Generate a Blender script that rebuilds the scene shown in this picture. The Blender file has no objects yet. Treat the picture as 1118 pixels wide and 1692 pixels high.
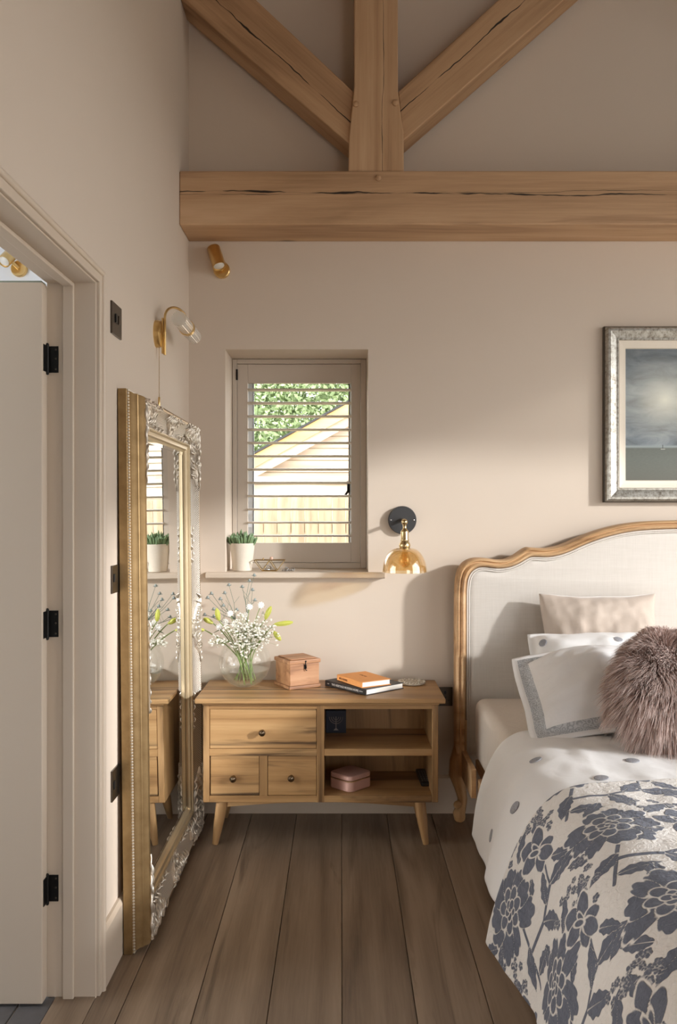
import bpy, bmesh, math, random
import numpy as np
from mathutils import Vector, Matrix, Euler, Quaternion
from mathutils import noise as mn
random.seed(7); RNG = np.random.default_rng(7)
SC = bpy.context.scene
COL = SC.collection

# ------------------------------------------------------------------ camera
F = 1423.0; VPX, VPY, CZ = 563.0, 844.0, 1.4
cd = bpy.data.cameras.new('camera'); CAM = bpy.data.objects.new('camera', cd); COL.objects.link(CAM)
CAM.location = (0, 0, CZ); CAM.rotation_euler = (math.pi/2, 0, 0)
cd.sensor_width = 36; cd.sensor_fit = 'AUTO'; cd.lens = F/1692*36
cd.shift_x = -(VPX-559)/1692; cd.shift_y = (VPY-846)/1692
cd.clip_start = .05; cd.clip_end = 200
SC.camera = CAM
def PX(px, py, y): return Vector(((px-VPX)*y/F, y, CZ-(py-VPY)*y/F))

# ------------------------------------------------------------------ world, sun, exposure
w = bpy.data.worlds.new('sky'); SC.world = w; w.use_nodes = True
w.node_tree.nodes['Background'].inputs[0].default_value = (.985, .99, 1.0, 1)
w.node_tree.nodes['Background'].inputs[1].default_value = 4.0
SUN_D = Vector((-1.65, 1.0, -.60)).normalized()
sl = bpy.data.lights.new('sun', 'SUN'); so = bpy.data.objects.new('sun', sl); COL.objects.link(so)
sl.energy = 2.35; sl.angle = math.radians(3.0); sl.color = (.99, .985, .99)
so.rotation_euler = SUN_D.to_track_quat('-Z', 'Y').to_euler(); so.location = (6, -3, 5)
def portal(name, loc, rot, sx, sy):
    l = bpy.data.lights.new(name, 'AREA'); l.shape = 'RECTANGLE'; l.size = sx; l.size_y = sy
    l.cycles.is_portal = True
    o = bpy.data.objects.new(name, l); COL.objects.link(o); o.location = loc; o.rotation_euler = rot
portal('glazed_door_daylight', (3.02, 1.75, 1.37), (0, math.pi/2, 0), 2.74, 3.1)
portal('rear_fill_daylight', (1.95, -2.22, 1.1), (math.pi/2, 0, 0), 1.9, 1.6)
portal('added_rooflight_portal', (1.9, 1.4, 3.715), (0, math.atan(.582), 0), 2.30, 4.8)
portal('bathroom_daylight', (-2.62, 2.4, 1.5), (0, -math.pi/2, 0), 1.6, 1.6)
SC.view_settings.view_transform = 'Standard'; SC.view_settings.look = 'None'
SC.view_settings.gamma = 1; SC.view_settings.use_curve_mapping = False
SC.view_settings.exposure = 0.56
SC.cycles.blur_glossy = .30; SC.cycles.max_bounces = 10; SC.cycles.diffuse_bounces = 6; SC.cycles.glossy_bounces = 4
SC.cycles.transparent_max_bounces = 16; SC.cycles.transmission_bounces = 6

# ------------------------------------------------------------------ materials
def lin(c):
    return tuple(((x/255)/12.92 if x/255 <= .04045 else ((x/255+.055)/1.055)**2.4) for x in c)
class N:
    def __init__(s, name):
        s.m = bpy.data.materials.new(name); s.m.use_nodes = True; s.t = s.m.node_tree
        s.p = s.t.nodes['Principled BSDF']; s.out = s.t.nodes['Material Output']
    def n(s, typ, **kw):
        nd = s.t.nodes.new(typ)
        for k, v in kw.items():
            if k.startswith('i_'):
                key = k[2:]; key = int(key) if key.isdigit() else key.replace('_', ' ')
                s.set(nd.inputs[key], v)
            else: setattr(nd, k, v)
        return nd
    def set(s, sock, v):
        if isinstance(v, bpy.types.NodeSocket): s.t.links.new(v, sock)
        elif isinstance(v, (tuple, list)) and len(v) == 3 and sock.type == 'RGBA': sock.default_value = (*v, 1)
        else: sock.default_value = v
    def math(s, op, a, b=0.0, c=0.0, clamp=False):
        nd = s.n('ShaderNodeMath', operation=op, use_clamp=clamp)
        s.set(nd.inputs[0], a); s.set(nd.inputs[1], b); s.set(nd.inputs[2], c); return nd.outputs[0]
    def coord(s, kind='Object', scale=(1,1,1), rnd=False, rot=(0,0,0)):
        tc = s.n('ShaderNodeTexCoord'); v = tc.outputs[kind]
        mp = s.n('ShaderNodeMapping'); s.set(mp.inputs['Vector'], v); mp.inputs['Scale'].default_value = scale
        mp.inputs['Rotation'].default_value = rot; v = mp.outputs[0]
        if rnd:
            oi = s.n('ShaderNodeObjectInfo'); a = s.n('ShaderNodeVectorMath', operation='MULTIPLY_ADD')
            cb = s.n('ShaderNodeCombineXYZ')
            for i in range(3): s.set(cb.inputs[i], oi.outputs['Random'])
            s.set(a.inputs[0], cb.outputs[0]); a.inputs[1].default_value = (37.0, 51.0, 23.0); s.set(a.inputs[2], v); v = a.outputs[0]
        return v
    def noise(s, v, scale, detail=4, rough=.55, dist=0.0):
        nd = s.n('ShaderNodeTexNoise', i_Scale=scale, i_Detail=detail, i_Roughness=rough, i_Distortion=dist); s.set(nd.inputs['Vector'], v); return nd.outputs[0]
    def ramp(s, fac, stops):
        nd = s.n('ShaderNodeValToRGB'); s.set(nd.inputs[0], fac); e = nd.color_ramp.elements
        while len(e) < len(stops): e.new(.5)
        for k, (p, c) in enumerate(stops):
            e[k].position = p; e[k].color = (*c, 1) if len(c) == 3 else c
        return nd.outputs[0]
    def mix(s, fac, a, b, typ='MIX'):
        nd = s.n('ShaderNodeMix', data_type='RGBA', blend_type=typ)
        s.set(nd.inputs[0], fac); s.set(nd.inputs[6], a); s.set(nd.inputs[7], b); return nd.outputs[2]
    def bump(s, h, strength=.2, dist=.01):
        nd = s.n('ShaderNodeBump', i_Strength=strength, i_Distance=dist); s.set(nd.inputs['Height'], h)
        s.t.links.new(nd.outputs[0], s.p.inputs['Normal'])
    def base(s, c): s.set(s.p.inputs['Base Color'], c)
    def pr(s, **kw):
        for k, v in kw.items(): s.set(s.p.inputs[k.replace('_', ' ')], v)
        return s
M = {}
def simple(name, c, rough=.5, metal=0.0, var=.0, vs=20, bump=0.0, bs=60, sheen=0.0):
    k = N(name); cl = lin(c); k.pr(Roughness=rough, Metallic=metal)
    v = k.coord()
    if var:
        k.base(k.mix(k.noise(v, vs, 5), tuple(x*(1-var) for x in cl), tuple(min(1, x*(1+var)) for x in cl)))
    else: k.base(cl)
    if bump: k.bump(k.noise(v, bs, 6), bump, .004)
    if sheen: k.pr(Sheen_Weight=sheen, Sheen_Roughness=.5)
    M[name] = k.m; return k
def wood(name, lo, mid, hi, axis='X', s=1.0, dark=None, damt=.55, rough=.5, rnd=True, bump=.15, crack=None, grain=1.0):
    k = N(name); st = {'X': (.08, 1, 1), 'Y': (1, .08, 1), 'Z': (1, 1, .08)}[axis]
    v = k.coord('Object', tuple(a*s for a in st), rnd)
    n1 = k.noise(v, 7, 6, .6, 1.2)
    fine = k.noise(k.coord('Object', tuple((a*.35 if a < 1 else a)*s for a in st), rnd), 130, 4, .7)
    rings = k.n('ShaderNodeTexNoise', i_Scale=2.6, i_Detail=2, i_Distortion=.6); k.set(rings.inputs['Vector'], v)
    band = k.math('FRACT', k.math('MULTIPLY', rings.outputs[0], 14.0))
    band = k.math('PINGPONG', k.math('MULTIPLY', rings.outputs[0], 13.0), 1.0)
    f = k.math('ADD', k.math('MULTIPLY', n1, .6), k.math('ADD', k.math('MULTIPLY', band, .22*grain), k.math('MULTIPLY', fine, .28*grain)))
    c = k.ramp(f, [(.30, lin(lo)), (.52, lin(mid)), (.78, lin(hi))])
    if dark:
        d = k.noise(v, 8.0, 5, .6, 1.6)
        dm = k.ramp(d, [(.565, (0,0,0)), (.68, (1,1,1))])
        c = k.mix(k.math('MULTIPLY', dm, damt), c, lin(dark))
    h = k.math('MULTIPLY', fine, 1.0)
    if crack:       # drying shake along the grain: (cross axis index, along axis index, centre, wander, width, slope)
        tc = k.n('ShaderNodeTexCoord'); sp = k.n('ShaderNodeSeparateXYZ'); k.set(sp.inputs[0], tc.outputs['Object'])
        for (ci, ai, cen, wander, wid, slope) in crack:
            nz = k.n('ShaderNodeTexNoise', noise_dimensions='1D', i_Scale=2.2, i_Detail=4, i_Roughness=.6); k.set(nz.inputs['W'], k.math('ADD', sp.outputs[ai], cen*9))
            nw = k.n('ShaderNodeTexNoise', noise_dimensions='1D', i_Scale=5.0, i_Detail=2); k.set(nw.inputs['W'], k.math('ADD', sp.outputs[ai], 4.3+cen))
            ln = k.math('MULTIPLY_ADD', k.math('SUBTRACT', nz.outputs[0], .5), wander, k.math('MULTIPLY_ADD', sp.outputs[ai], slope, cen))
            dd = k.math('ABSOLUTE', k.math('SUBTRACT', sp.outputs[ci], ln))
            ww = k.math('MULTIPLY', k.math('SUBTRACT', nw.outputs[0], .34, clamp=True), wid*4)
            msk = k.math('SUBTRACT', 1.0, k.math('DIVIDE', dd, k.math('ADD', ww, .0004)), clamp=True)
            msk = k.math('MULTIPLY', msk, 2.2, clamp=True)
            c = k.mix(msk, c, lin((38, 26, 16))); h = k.math('SUBTRACT', h, k.math('MULTIPLY', msk, 3.0))
        # knots
        vo = k.n('ShaderNodeTexVoronoi', i_Scale=3.1); k.set(vo.inputs['Vector'], k.coord('Object', tuple((.45 if a < 1 else 1.0) for a in st), rnd))
        kn = k.ramp(vo.outputs['Distance'], [(.03, (1,1,1)), (.075, (0,0,0))])
        c = k.mix(k.math('MULTIPLY', kn, .75), c, lin((74, 50, 30)))
    k.base(c); k.pr(Roughness=rough); k.bump(h, bump, .002)
    M[name] = k.m; return k
def thin_glass(name, tint=(1,1,1), gl=.10, rough=.02, haze=0.0):
    k = N(name); t = k.t; t.nodes.remove(k.p)
    tr = k.n('ShaderNodeBsdfTransparent', i_Color=(*tint, 1)); g = k.n('ShaderNodeBsdfGlossy', i_Roughness=rough, i_Color=(1,1,1,1))
    lw = k.n('ShaderNodeLayerWeight', i_Blend=.35)
    mx = k.n('ShaderNodeMixShader'); f = k.math('MULTIPLY_ADD', lw.outputs['Facing'], .55, gl, clamp=True)
    f = k.math('MULTIPLY', f, k.math('MULTIPLY_ADD', lw.outputs['Facing'], .75, .25))
    t.links.new(f, mx.inputs[0]); t.links.new(tr.outputs[0], mx.inputs[1]); t.links.new(g.outputs[0], mx.inputs[2])
    if haze:
        df = k.n('ShaderNodeBsdfDiffuse', i_Color=(.9,.88,.84,1)); m2 = k.n('ShaderNodeMixShader', i_0=haze); t.links.new(mx.outputs[0], m2.inputs[1]); t.links.new(df.outputs[0], m2.inputs[2]); mx = m2
    t.links.new(mx.outputs[0], k.out.inputs[0]); M[name] = k.m; return k

simple('wall_paint', (208, 194, 178), .85, var=.02, vs=3, bump=.03, bs=180)
simple('trim_paint', (205, 190, 172), .42, bump=.02, bs=90)
simple('shutter_paint', (196, 184, 170), .40)
simple('ceiling_paint', (206, 194, 180), .9)
wood('ceiling_oak', (120, 92, 62), (150, 118, 82), (168, 134, 96), 'Y', 1.0, (110, 80, 52), .4, .7)
simple('cool_white_paint', (226, 230, 235), .8)
wood('mango_wood', (122, 88, 54), (172, 132, 86), (198, 160, 112), 'X', 1.0, (72, 50, 34), .9, .42)
wood('mango_wood_upright', (122, 88, 54), (166, 128, 84), (190, 152, 108), 'Z', 1.0, (76, 54, 36), .6, .42)
wood('mango_wood_deep', (118, 80, 46), (162, 120, 76), (186, 146, 100), 'Y', 1.0, (92, 66, 44), .5, .42)
wood('tie_beam_oak', (150, 116, 84), (188, 152, 116), (208, 174, 138), 'X', .8, (140, 104, 74), .5, .6, crack=[(2, 0, .012, .035, .0034, -.008), (2, 0, .03, .03, .0008, .01)])
wood('post_oak', (146, 112, 82), (184, 148, 112), (204, 170, 134), 'Z', .8, (130, 92, 58), .5, .6, crack=[(0, 2, .03, .03, .0012, 0)])
wood('brace_oak', (146, 112, 82), (184, 148, 112), (204, 170, 134), 'X', .8, (130, 92, 58), .5, .6, crack=[(2, 0, .012, .05, .0035, 0)])
wood('floor_oak', (94, 78, 63), (132, 112, 93), (158, 137, 116), 'Y', 1.0, (78, 62, 48), .6, .42, bump=.10, grain=1.3)
wood('bed_oak', (154, 118, 80), (190, 152, 110), (212, 178, 136), 'X', 1.2, (120, 84, 50), .4, .5)
wood('bed_oak_upright', (146, 106, 66), (184, 142, 94), (206, 168, 120), 'Z', 1.2, (120, 84, 50), .4, .5)
wood('box_wood', (128, 84, 54), (176, 128, 90), (200, 156, 118), 'X', 2.0, (92, 58, 38), .5, .5)
wood('fence_wood', (160, 134, 110), (186, 160, 134), (204, 180, 154), 'Z', 1.6, (140, 108, 82), .45, .8)
wood('cladding_wood', (170, 148, 130), (196, 176, 158), (212, 194, 178), 'X', .6, (160, 116, 84), .3, .8)
wood('barge_wood', (200, 150, 98), (226, 178, 124), (240, 200, 150), 'X', .6, (180, 126, 76), .3, .8)
simple('brass', (224, 192, 132), .28, 1.0, var=.06, vs=40)
simple('pale_brass', (206, 182, 136), .26, 1.0)
simple('dark_knob_metal', (128, 112, 92), .22, 1.0)
simple('black_iron', (30, 29, 28), .45, .6, bump=.25, bs=200)
simple('black_enamel', (52, 52, 53), .45)
simple('black_nickel', (88, 80, 72), .30, .9)
simple('silver_metal', (200, 200, 200), .22, 1.0)
simple('black_plastic', (22, 22, 23), .4)
simple('white_print', (225, 222, 216), .6)
thin_glass('clear_glass', (.97, .985, .98), .07)
thin_glass('window_glass', (.97, .98, .98), .03)
thin_glass('rooflight_filter_glass', (.15, .147, .143), .03)
thin_glass('canopy_filter_glass', (.55, .545, .54), .03)
thin_glass('vase_water', (.93, .95, .93), .06)
thin_glass('amber_glass', (.97, .87, .68), .22)
k = N('mirror_glass'); k.pr(Metallic=1.0, Roughness=.004); k.base((.86, .88, .87)); M['mirror_glass'] = k.m

# ------------------------------------------------------------------ mesh helpers
def W(o):
    if o is None: return Matrix.Identity(4)
    mb = o.matrix_basis
    return (W(o.parent) @ o.matrix_parent_inverse @ mb) if o.parent else mb.copy()
def link(name, me, mat, parent=None, local=False, smooth=False):
    o = bpy.data.objects.new(name, me); COL.objects.link(o)
    if mat: me.materials.append(M[mat] if isinstance(mat, str) else mat)
    if smooth: me.polygons.foreach_set('use_smooth', [True]*len(me.polygons))
    if parent is not None:
        o.parent = parent
        if not local: o.matrix_parent_inverse = W(parent).inverted()
    return o
def thing(name, label, cat, loc=(0,0,0), rot=(0,0,0), group=None, kind=None):
    o = bpy.data.objects.new(name, None); COL.objects.link(o); o.location = loc; o.rotation_euler = rot
    o.empty_display_size = .05
    return tag(o, label, cat, group, kind)
def tag(o, label=None, cat=None, group=None, kind=None):
    if label: o['label'] = label
    if cat: o['category'] = cat
    if group: o['group'] = group
    if kind: o['kind'] = kind
    return o
def struct(o): o['kind'] = 'structure'; return o
class MB:
    def __init__(s): s.v = []; s.f = []
    def add(s, v, f):
        b = len(s.v); s.v += [tuple(x) for x in v]; s.f += [tuple(i+b for i in q) for q in f]; return s
    def xf(s, mtx, v): return [mtx @ Vector(x) for x in v]
    def box(s, x0, x1, y0, y1, z0, z1, mtx=None):
        v = [(x0,y0,z0),(x1,y0,z0),(x1,y1,z0),(x0,y1,z0),(x0,y0,z1),(x1,y0,z1),(x1,y1,z1),(x0,y1,z1)]
        f = [(0,3,2,1),(4,5,6,7),(0,1,5,4),(1,2,6,5),(2,3,7,6),(3,0,4,7)]
        return s.add(s.xf(mtx, v) if mtx else v, f)
    def prism(s, poly, y0, y1, plane='xz', mtx=None):     # polygon extruded across the third axis
        n = len(poly)
        mk = {'xz': lambda a,b,c: (a,c,b), 'xy': lambda a,b,c: (a,b,c), 'yz': lambda a,b,c: (c,a,b)}[plane]
        v = [mk(a,b,y0) for a,b in poly]+[mk(a,b,y1) for a,b in poly]
        f = [tuple(range(n)), tuple(range(2*n-1, n-1, -1))]+[(i, i+n, (i+1)%n+n, (i+1)%n) for i in range(n)]
        return s.add(s.xf(mtx, v) if mtx else v, f)
    def lathe(s, prof, c=(0,0,0), seg=24, mtx=None, cap=True):
        v = []; f = []
        for r, z in prof:
            for i in range(seg):
                a = 2*math.pi*i/seg; v.append((r*math.cos(a), r*math.sin(a), z))
        for j in range(len(prof)-1):
            for i in range(seg):
                f.append((j*seg+i, j*seg+(i+1)%seg, (j+1)*seg+(i+1)%seg, (j+1)*seg+i))
        if cap:
            f.append(tuple(range(seg-1, -1, -1))); f.append(tuple((len(prof)-1)*seg+i for i in range(seg)))
        T = Matrix.Translation(c) @ (mtx if mtx else Matrix.Identity(4))
        return s.add(s.xf(T, v), f)
    def tube(s, pts, r, seg=8, closed=False):
        pts = [Vector(p) for p in pts]; n = len(pts); rs = r if isinstance(r, (list, tuple)) else [r]*n
        v = []; f = []; up = Vector((.13, .21, .97)).normalized()
        for i, p in enumerate(pts):
            if closed: t = pts[(i+1)%n]-pts[i-1]
            else: t = pts[min(i+1, n-1)]-pts[max(i-1, 0)]
            t.normalize(); a = t.cross(up)
            if a.length < 1e-3: a = t.cross(Vector((1,0,0)))
            a.normalize(); up = a.cross(t).normalized(); 
            for k in range(seg):
                g = 2*math.pi*k/seg; v.append(p+(a*math.cos(g)+up*math.sin(g))*rs[i])
        for i in range(n if closed else n-1):
            j = (i+1) % n
            for k in range(seg): f.append((i*seg+k, i*seg+(k+1)%seg, j*seg+(k+1)%seg, j*seg+k))
        if not closed:
            f.append(tuple(range(seg-1, -1, -1))); f.append(tuple((n-1)*seg+k for k in range(seg)))
        return s.add(v, f)
    def ell(s, c, r, mtx=None, seg=10, ring=6):
        v = [(0,0,-1)]; f = []
        for j in range(1, ring):
            th = math.pi*j/ring
            for i in range(seg):
                a = 2*math.pi*i/seg; v.append((math.sin(th)*math.cos(a), math.sin(th)*math.sin(a), -math.cos(th)))
        v.append((0,0,1)); L = len(v)-1
        for i in range(seg): f.append((0, 1+(i+1)%seg, 1+i)); f.append((L, L-seg+i, L-seg+(i+1)%seg))
        for j in range(ring-2):
            for i in range(seg): f.append((1+j*seg+i, 1+j*seg+(i+1)%seg, 1+(j+1)*seg+(i+1)%seg, 1+(j+1)*seg+i))
        S = Matrix.Diagonal((*(r if isinstance(r, (tuple, list)) else (r,r,r)), 1))
        T = Matrix.Translation(c) @ (mtx if mtx else Matrix.Identity(4)) @ S
        return s.add(s.xf(T, v), f)
    def mesh(s, name='mesh'):
        me = bpy.data.meshes.new(name); me.from_pydata(s.v, [], s.f); me.update(); return me
    def build(s, name, mat, parent=None, local=False, smooth=False, bevel=0, seg=2, autos=None):
        me = s.mesh(name)
        if bevel or True:
            bm = bmesh.new(); bm.from_mesh(me)
            bmesh.ops.recalc_face_normals(bm, faces=bm.faces)
            if bevel:
                eds = [e for e in bm.edges if len(e.link_faces) == 2 and e.calc_face_angle(0) > .5]
                bmesh.ops.bevel(bm, geom=eds, offset=bevel, segments=seg, affect='EDGES', profile=.5)
            bm.to_mesh(me); bm.free()
        o = link(name, me, mat, parent, local, smooth)
        if smooth:
            try: me.set_sharp_from_angle(angle=math.radians(autos or 40))
            except Exception: pass
        return o
def bx(name, x0, x1, y0, y1, z0, z1, mat, parent=None, bevel=.002, local=False):
    return MB().box(x0,x1,y0,y1,z0,z1).build(name, mat, parent, local, bevel=bevel)
def grid_mesh(name, P, closed_u=False):      # P: (nu, nv, 3) array
    nu, nv, _ = P.shape; me = bpy.data.meshes.new(name)
    idx = np.arange(nu*nv).reshape(nu, nv)
    q = np.stack([idx[:-1,:-1], idx[1:,:-1], idx[1:,1:], idx[:-1,1:]], -1).reshape(-1, 4)
    me.vertices.add(nu*nv); me.vertices.foreach_set('co', P.reshape(-1).astype(np.float32))
    me.loops.add(q.size); me.loops.foreach_set('vertex_index', q.reshape(-1).astype(np.int32))
    me.polygons.add(len(q)); me.polygons.foreach_set('loop_start', np.arange(0, q.size, 4, dtype=np.int32))
    try: me.polygons.foreach_set('loop_total', np.full(len(q), 4, dtype=np.int32))
    except Exception: pass
    me.update(calc_edges=True); me.polygons.foreach_set('use_smooth', np.ones(len(q), dtype=bool))
    return me
def text(name, s, size, mat, parent, mtx, extrude=.0003, align='CENTER', sx=1.0):
    cu = bpy.data.curves.new(name, 'FONT'); cu.body = s; cu.size = size; cu.extrude = extrude; cu.align_x = align; cu.align_y = 'CENTER'
    t = bpy.data.objects.new(name, cu); COL.objects.link(t)
    dg = bpy.context.evaluated_depsgraph_get(); me = bpy.data.meshes.new_from_object(t.evaluated_get(dg))
    bpy.data.objects.remove(t); me.transform(mtx @ Matrix.Diagonal((sx,1,1,1)))
    return link(name, me, mat, parent, local=True)
def fbm(x, y, z=0.0, o=3):
    r = 0; a = 1
    for _ in range(o): r += a*mn.noise((x, y, z)); x *= 2; y *= 2; z *= 2; a *= .5
    return r
# ================================================================== THE SETTING
YB = 4.0; XL = -.706; XR = 3.0; YR = -2.2
TL = .1385                       # thickness of the left partition
# floor: sub-base with oak boards
fl = struct(bx('floor', XL, XR, YR, YB, -.12, -.022, 'floor_oak', bevel=0))
seams = [XL] + [-.617+.2068*i for i in range(18)]
seams = [s for s in seams if s < XR-.02] + [XR]
for i in range(len(seams)-1):
    a, b = seams[i], seams[i+1]
    cut = 1.3*random.random()-1.2
    for y0, y1 in ((YR, cut), (cut, YB)):
        bx('plank', a+.0010, b-.0010, y0+.001, y1-.001, -.022, random.uniform(-.0006, 0), 'floor_oak', fl, bevel=.0016)
# threshold strip and slate tiles of the bathroom
k = simple('slate_tile', (98, 96, 97), .5, var=.35, vs=14, bump=.3, bs=40)
simple('grout', (196, 190, 182), .9)
bf = struct(bx('floor_bathroom', -2.6, XL-TL+.010, .4, 4.0, -.12, -.008, 'grout', bevel=0))
for i in range(4):
    for j in range(7):
        x1 = (-.822, -.918, -1.521, -2.124)[i]; y0 = .42+.603*j-.3*(i % 2)
        a, b = max(-2.6, (-.912, -1.515, -2.118, -2.6)[i]), x1; c, d = max(.4, y0), min(4.0, y0+.597)
        if b-a > .05 and d-c > .05: bx('tile', a, b, c, d, -.012, -.002, 'slate_tile', bf, bevel=.0015)
struct(bx('trim_1', -.820, XL, 1.64, 2.48, -.02, .001, 'floor_oak', bevel=.001))['label'] = 'oak threshold strip under the bathroom door'

# back wall with window reveal
WX0, WX1, WZ0, WZ1 = -.537, .1265, 1.105, 2.15
mb = MB()
T = .40
mb.box(XL-TL, WX0, YB, YB+T, -.1, 5.0); mb.box(WX1, XR+.2, YB, YB+T, -.1, 5.0)
mb.box(WX0, WX1, YB, YB+T, -.1, WZ0); mb.box(WX0, WX1, YB, YB+T, WZ1, 5.0)
struct(mb.build('wall_back', 'wall_paint'))
# left wall with doorway
DY0, DY1, DZ = 1.64, 2.478, 2.055
mb = MB()
q_ = .022
mb.box(XL-TL, XL, YR, DY0-q_, -.02, 5.0); mb.box(XL-TL, XL, DY1+q_, YB, -.02, 5.0); mb.box(XL-TL, XL, DY0-q_, DY1+q_, DZ+q_, 5.0)
struct(mb.build('wall_left', 'wall_paint'))
# right wall with the glazed opening, rear wall with an unseen window added for frontal fill
mb = MB()
RO = (.2, 3.3, 0.0, 2.74)
mb.box(XR, XR+.2, YR, RO[0], -.1, 3.2); mb.box(XR, XR+.2, RO[1], YB, -.1, 3.2); mb.box(XR, XR+.2, RO[0], RO[1], RO[3], 3.2); mb.box(XR, XR+.2, RO[0], RO[1], -.1, -.001)
struct(mb.build('wall_right', 'wall_paint'))
mb = MB(); a, b, c, d = 1.0, 2.9, .3, 1.9
mb.box(XL-TL, a, YR-.2, YR, -.1, 5.0); mb.box(b, XR+.2, YR-.2, YR, -.1, 5.0); mb.box(a, b, YR-.2, YR, -.1, c); mb.box(a, b, YR-.2, YR, d, 5.0)
struct(mb.build('wall_rear', 'wall_paint'))
mb = MB(); th = .12
def rz(x): return 4.72-.582*(x-.16)
mb.prism([(XL-TL, 4.15), (.16, 4.72), (.90, rz(.90)), (.90, rz(.90)+th), (.16, 4.72+th), (XL-TL, 4.15+th)], YR-.2, YB+.1)
mb.prism([(2.90, rz(2.90)), (XR+.2, rz(XR+.2)), (XR+.2, rz(XR+.2)+th), (2.90, rz(2.90)+th)], YR-.2, YB+.1)
for a, b in ((YR-.2, -1.0), (3.8, YB+.1)): mb.prism([(.90, rz(.90)), (2.90, rz(2.90)), (2.90, rz(2.90)+th), (.90, rz(.90)+th)], a, b)
struct(mb.build('ceiling', 'ceiling_oak'))
mb = MB(); mb.prism([(.90, rz(.90)+.06), (2.90, rz(2.90)+.06), (2.90, rz(2.90)+.075), (.90, rz(.90)+.075)], -1.0, 3.8)  # unseen rooflight added so weakened sun and sky reach the upper wall
struct(mb.build('added_rooflight', 'rooflight_filter_glass'))['label'] = 'unseen tinted glass strip added to the right roof slope for light'
# bathroom shell behind the doorway
mb = MB()
mb.box(-2.8, XL-TL, 4.0, 4.1, -.1, 2.85); mb.box(-2.8, XL-TL, .3, .4, -.1, 2.85)
mb.box(-2.8, -2.6, .4, 1.6, -.1, 2.85); mb.box(-2.8, -2.6, 3.2, 4.0, -.1, 2.85); mb.box(-2.8, -2.6, 1.6, 3.2, -.1, .7); mb.box(-2.8, -2.6, 1.6, 3.2, 2.3, 2.85)
struct(mb.build('wall_bathroom', 'cool_white_paint'))
struct(bx('ceiling_bathroom', -2.8, XL-TL, .3, 4.1, 2.80, 2.86, 'cool_white_paint', bevel=0))
# skirting boards
def skirting(name, p0, p1, n, h=.175, t=.018):
    p0 = Vector(p0); p1 = Vector(p1); n = Vector(n); mb = MB()
    prof = [(0, 0), (t, 0), (t, h-.012), (t-.009, h), (0, h)]
    v = [p0+n*a+Vector((0,0,b)) for a, b in prof]+[p1+n*a+Vector((0,0,b)) for a, b in prof]
    m = len(prof); f = [tuple(range(m)), tuple(range(2*m-1, m-1, -1))]+[(i, i+m, (i+1)%m+m, (i+1)%m) for i in range(m)]
    mb.add(v, f); return struct(mb.build(name, 'trim_paint', bevel=.001))
skirting('baseboard_back', (XL+.018, YB, 0), (XR, YB, 0), (0,-1,0))
skirting('baseboard_left', (XL, 2.523, 0), (XL, YB, 0), (1,0,0))
skirting('baseboard_right', (XR, RO[1], 0), (XR, YB, 0), (-1,0,0))
# door set: lining, stop, architrave, hinges, leaf
def frame3(name, x0, x1, ins, wid, mat, kindname=None):   # three-sided frame round the doorway, ins = inset into the opening
    mb = MB(); y0, y1, z1 = DY0+ins, DY1-ins, DZ-ins
    mb.box(x0, x1, y1, y1+wid, 0, z1+wid); mb.box(x0, x1, y0-wid, y0, 0, z1+wid); mb.box(x0, x1, y0, y1, z1, z1+wid)
    return mb.build(name, mat, bevel=.0025)
lin_o = frame3('trim_2', XL-TL-.002, XL+.002, .0, .022, 'trim_paint'); struct(lin_o)
st = frame3('stop', -.797, -.766, .012, .012, 'trim_paint'); st.parent = lin_o
ar = frame3('architrave', XL, XL+.012, -.004, .045, 'trim_paint'); ar.parent = lin_o
mb = MB(); e = .048                                       # rounded outer bead of the architrave
mb.tube([(XL+.012, DY1+e-.012, 0), (XL+.012, DY1+e-.012, DZ+e-.012)], .009, 10); mb.tube([(XL+.012, DY0-e, DZ+e-.012), (XL+.012, DY1+e-.012, DZ+e-.012)], .009, 10)
b = mb.build('bead', 'trim_paint', lin_o, smooth=True)
door = thing('door_1', 'greige painted bathroom door standing open into the tiled bathroom', 'door', (-.843, 2.43, 0)); door['kind'] = 'structure'
mb = MB(); mb.box(-1.60, -.843, 2.432, 2.474, .006, 2.046)
leaf = mb.build('door_leaf', 'trim_paint', door, bevel=.003)
simple('worn_edge', (150, 158, 146), .7, var=.2, vs=60)
bx('top_edge_seal', -1.60, -.846, 2.433, 2.473, 2.044, 2.0505, 'worn_edge', door, bevel=.001)
for z in (1.835, 1.075, .315):
    h = bx('hinge', -.8385, -.812, 2.4775-.0025, 2.479, z-.038, z+.038, 'black_iron', door, bevel=.0006)
    mb = MB(); mb.tube([(-.841, 2.468, z-.041), (-.841, 2.468, z+.041)], .0052, 10); mb.ell((-.841, 2.468, z+.041), .005); mb.ell((-.841, 2.468, z-.041), .005)
    mb.build('hinge_pin', 'black_iron', h, smooth=True)
    mb = MB(); mb.box(-.8435, -.8415, 2.440, 2.468, z-.038, z+.038); mb.build('hinge_plate', 'black_iron', h)
    for dz in (-.028, .002, .028):
        mb = MB(); mb.ell((-.826+(.007 if dz else 0), 2.4748, z+dz), (.003, .001, .003)); mb.build('screw', 'black_nickel', h, smooth=True)

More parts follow.
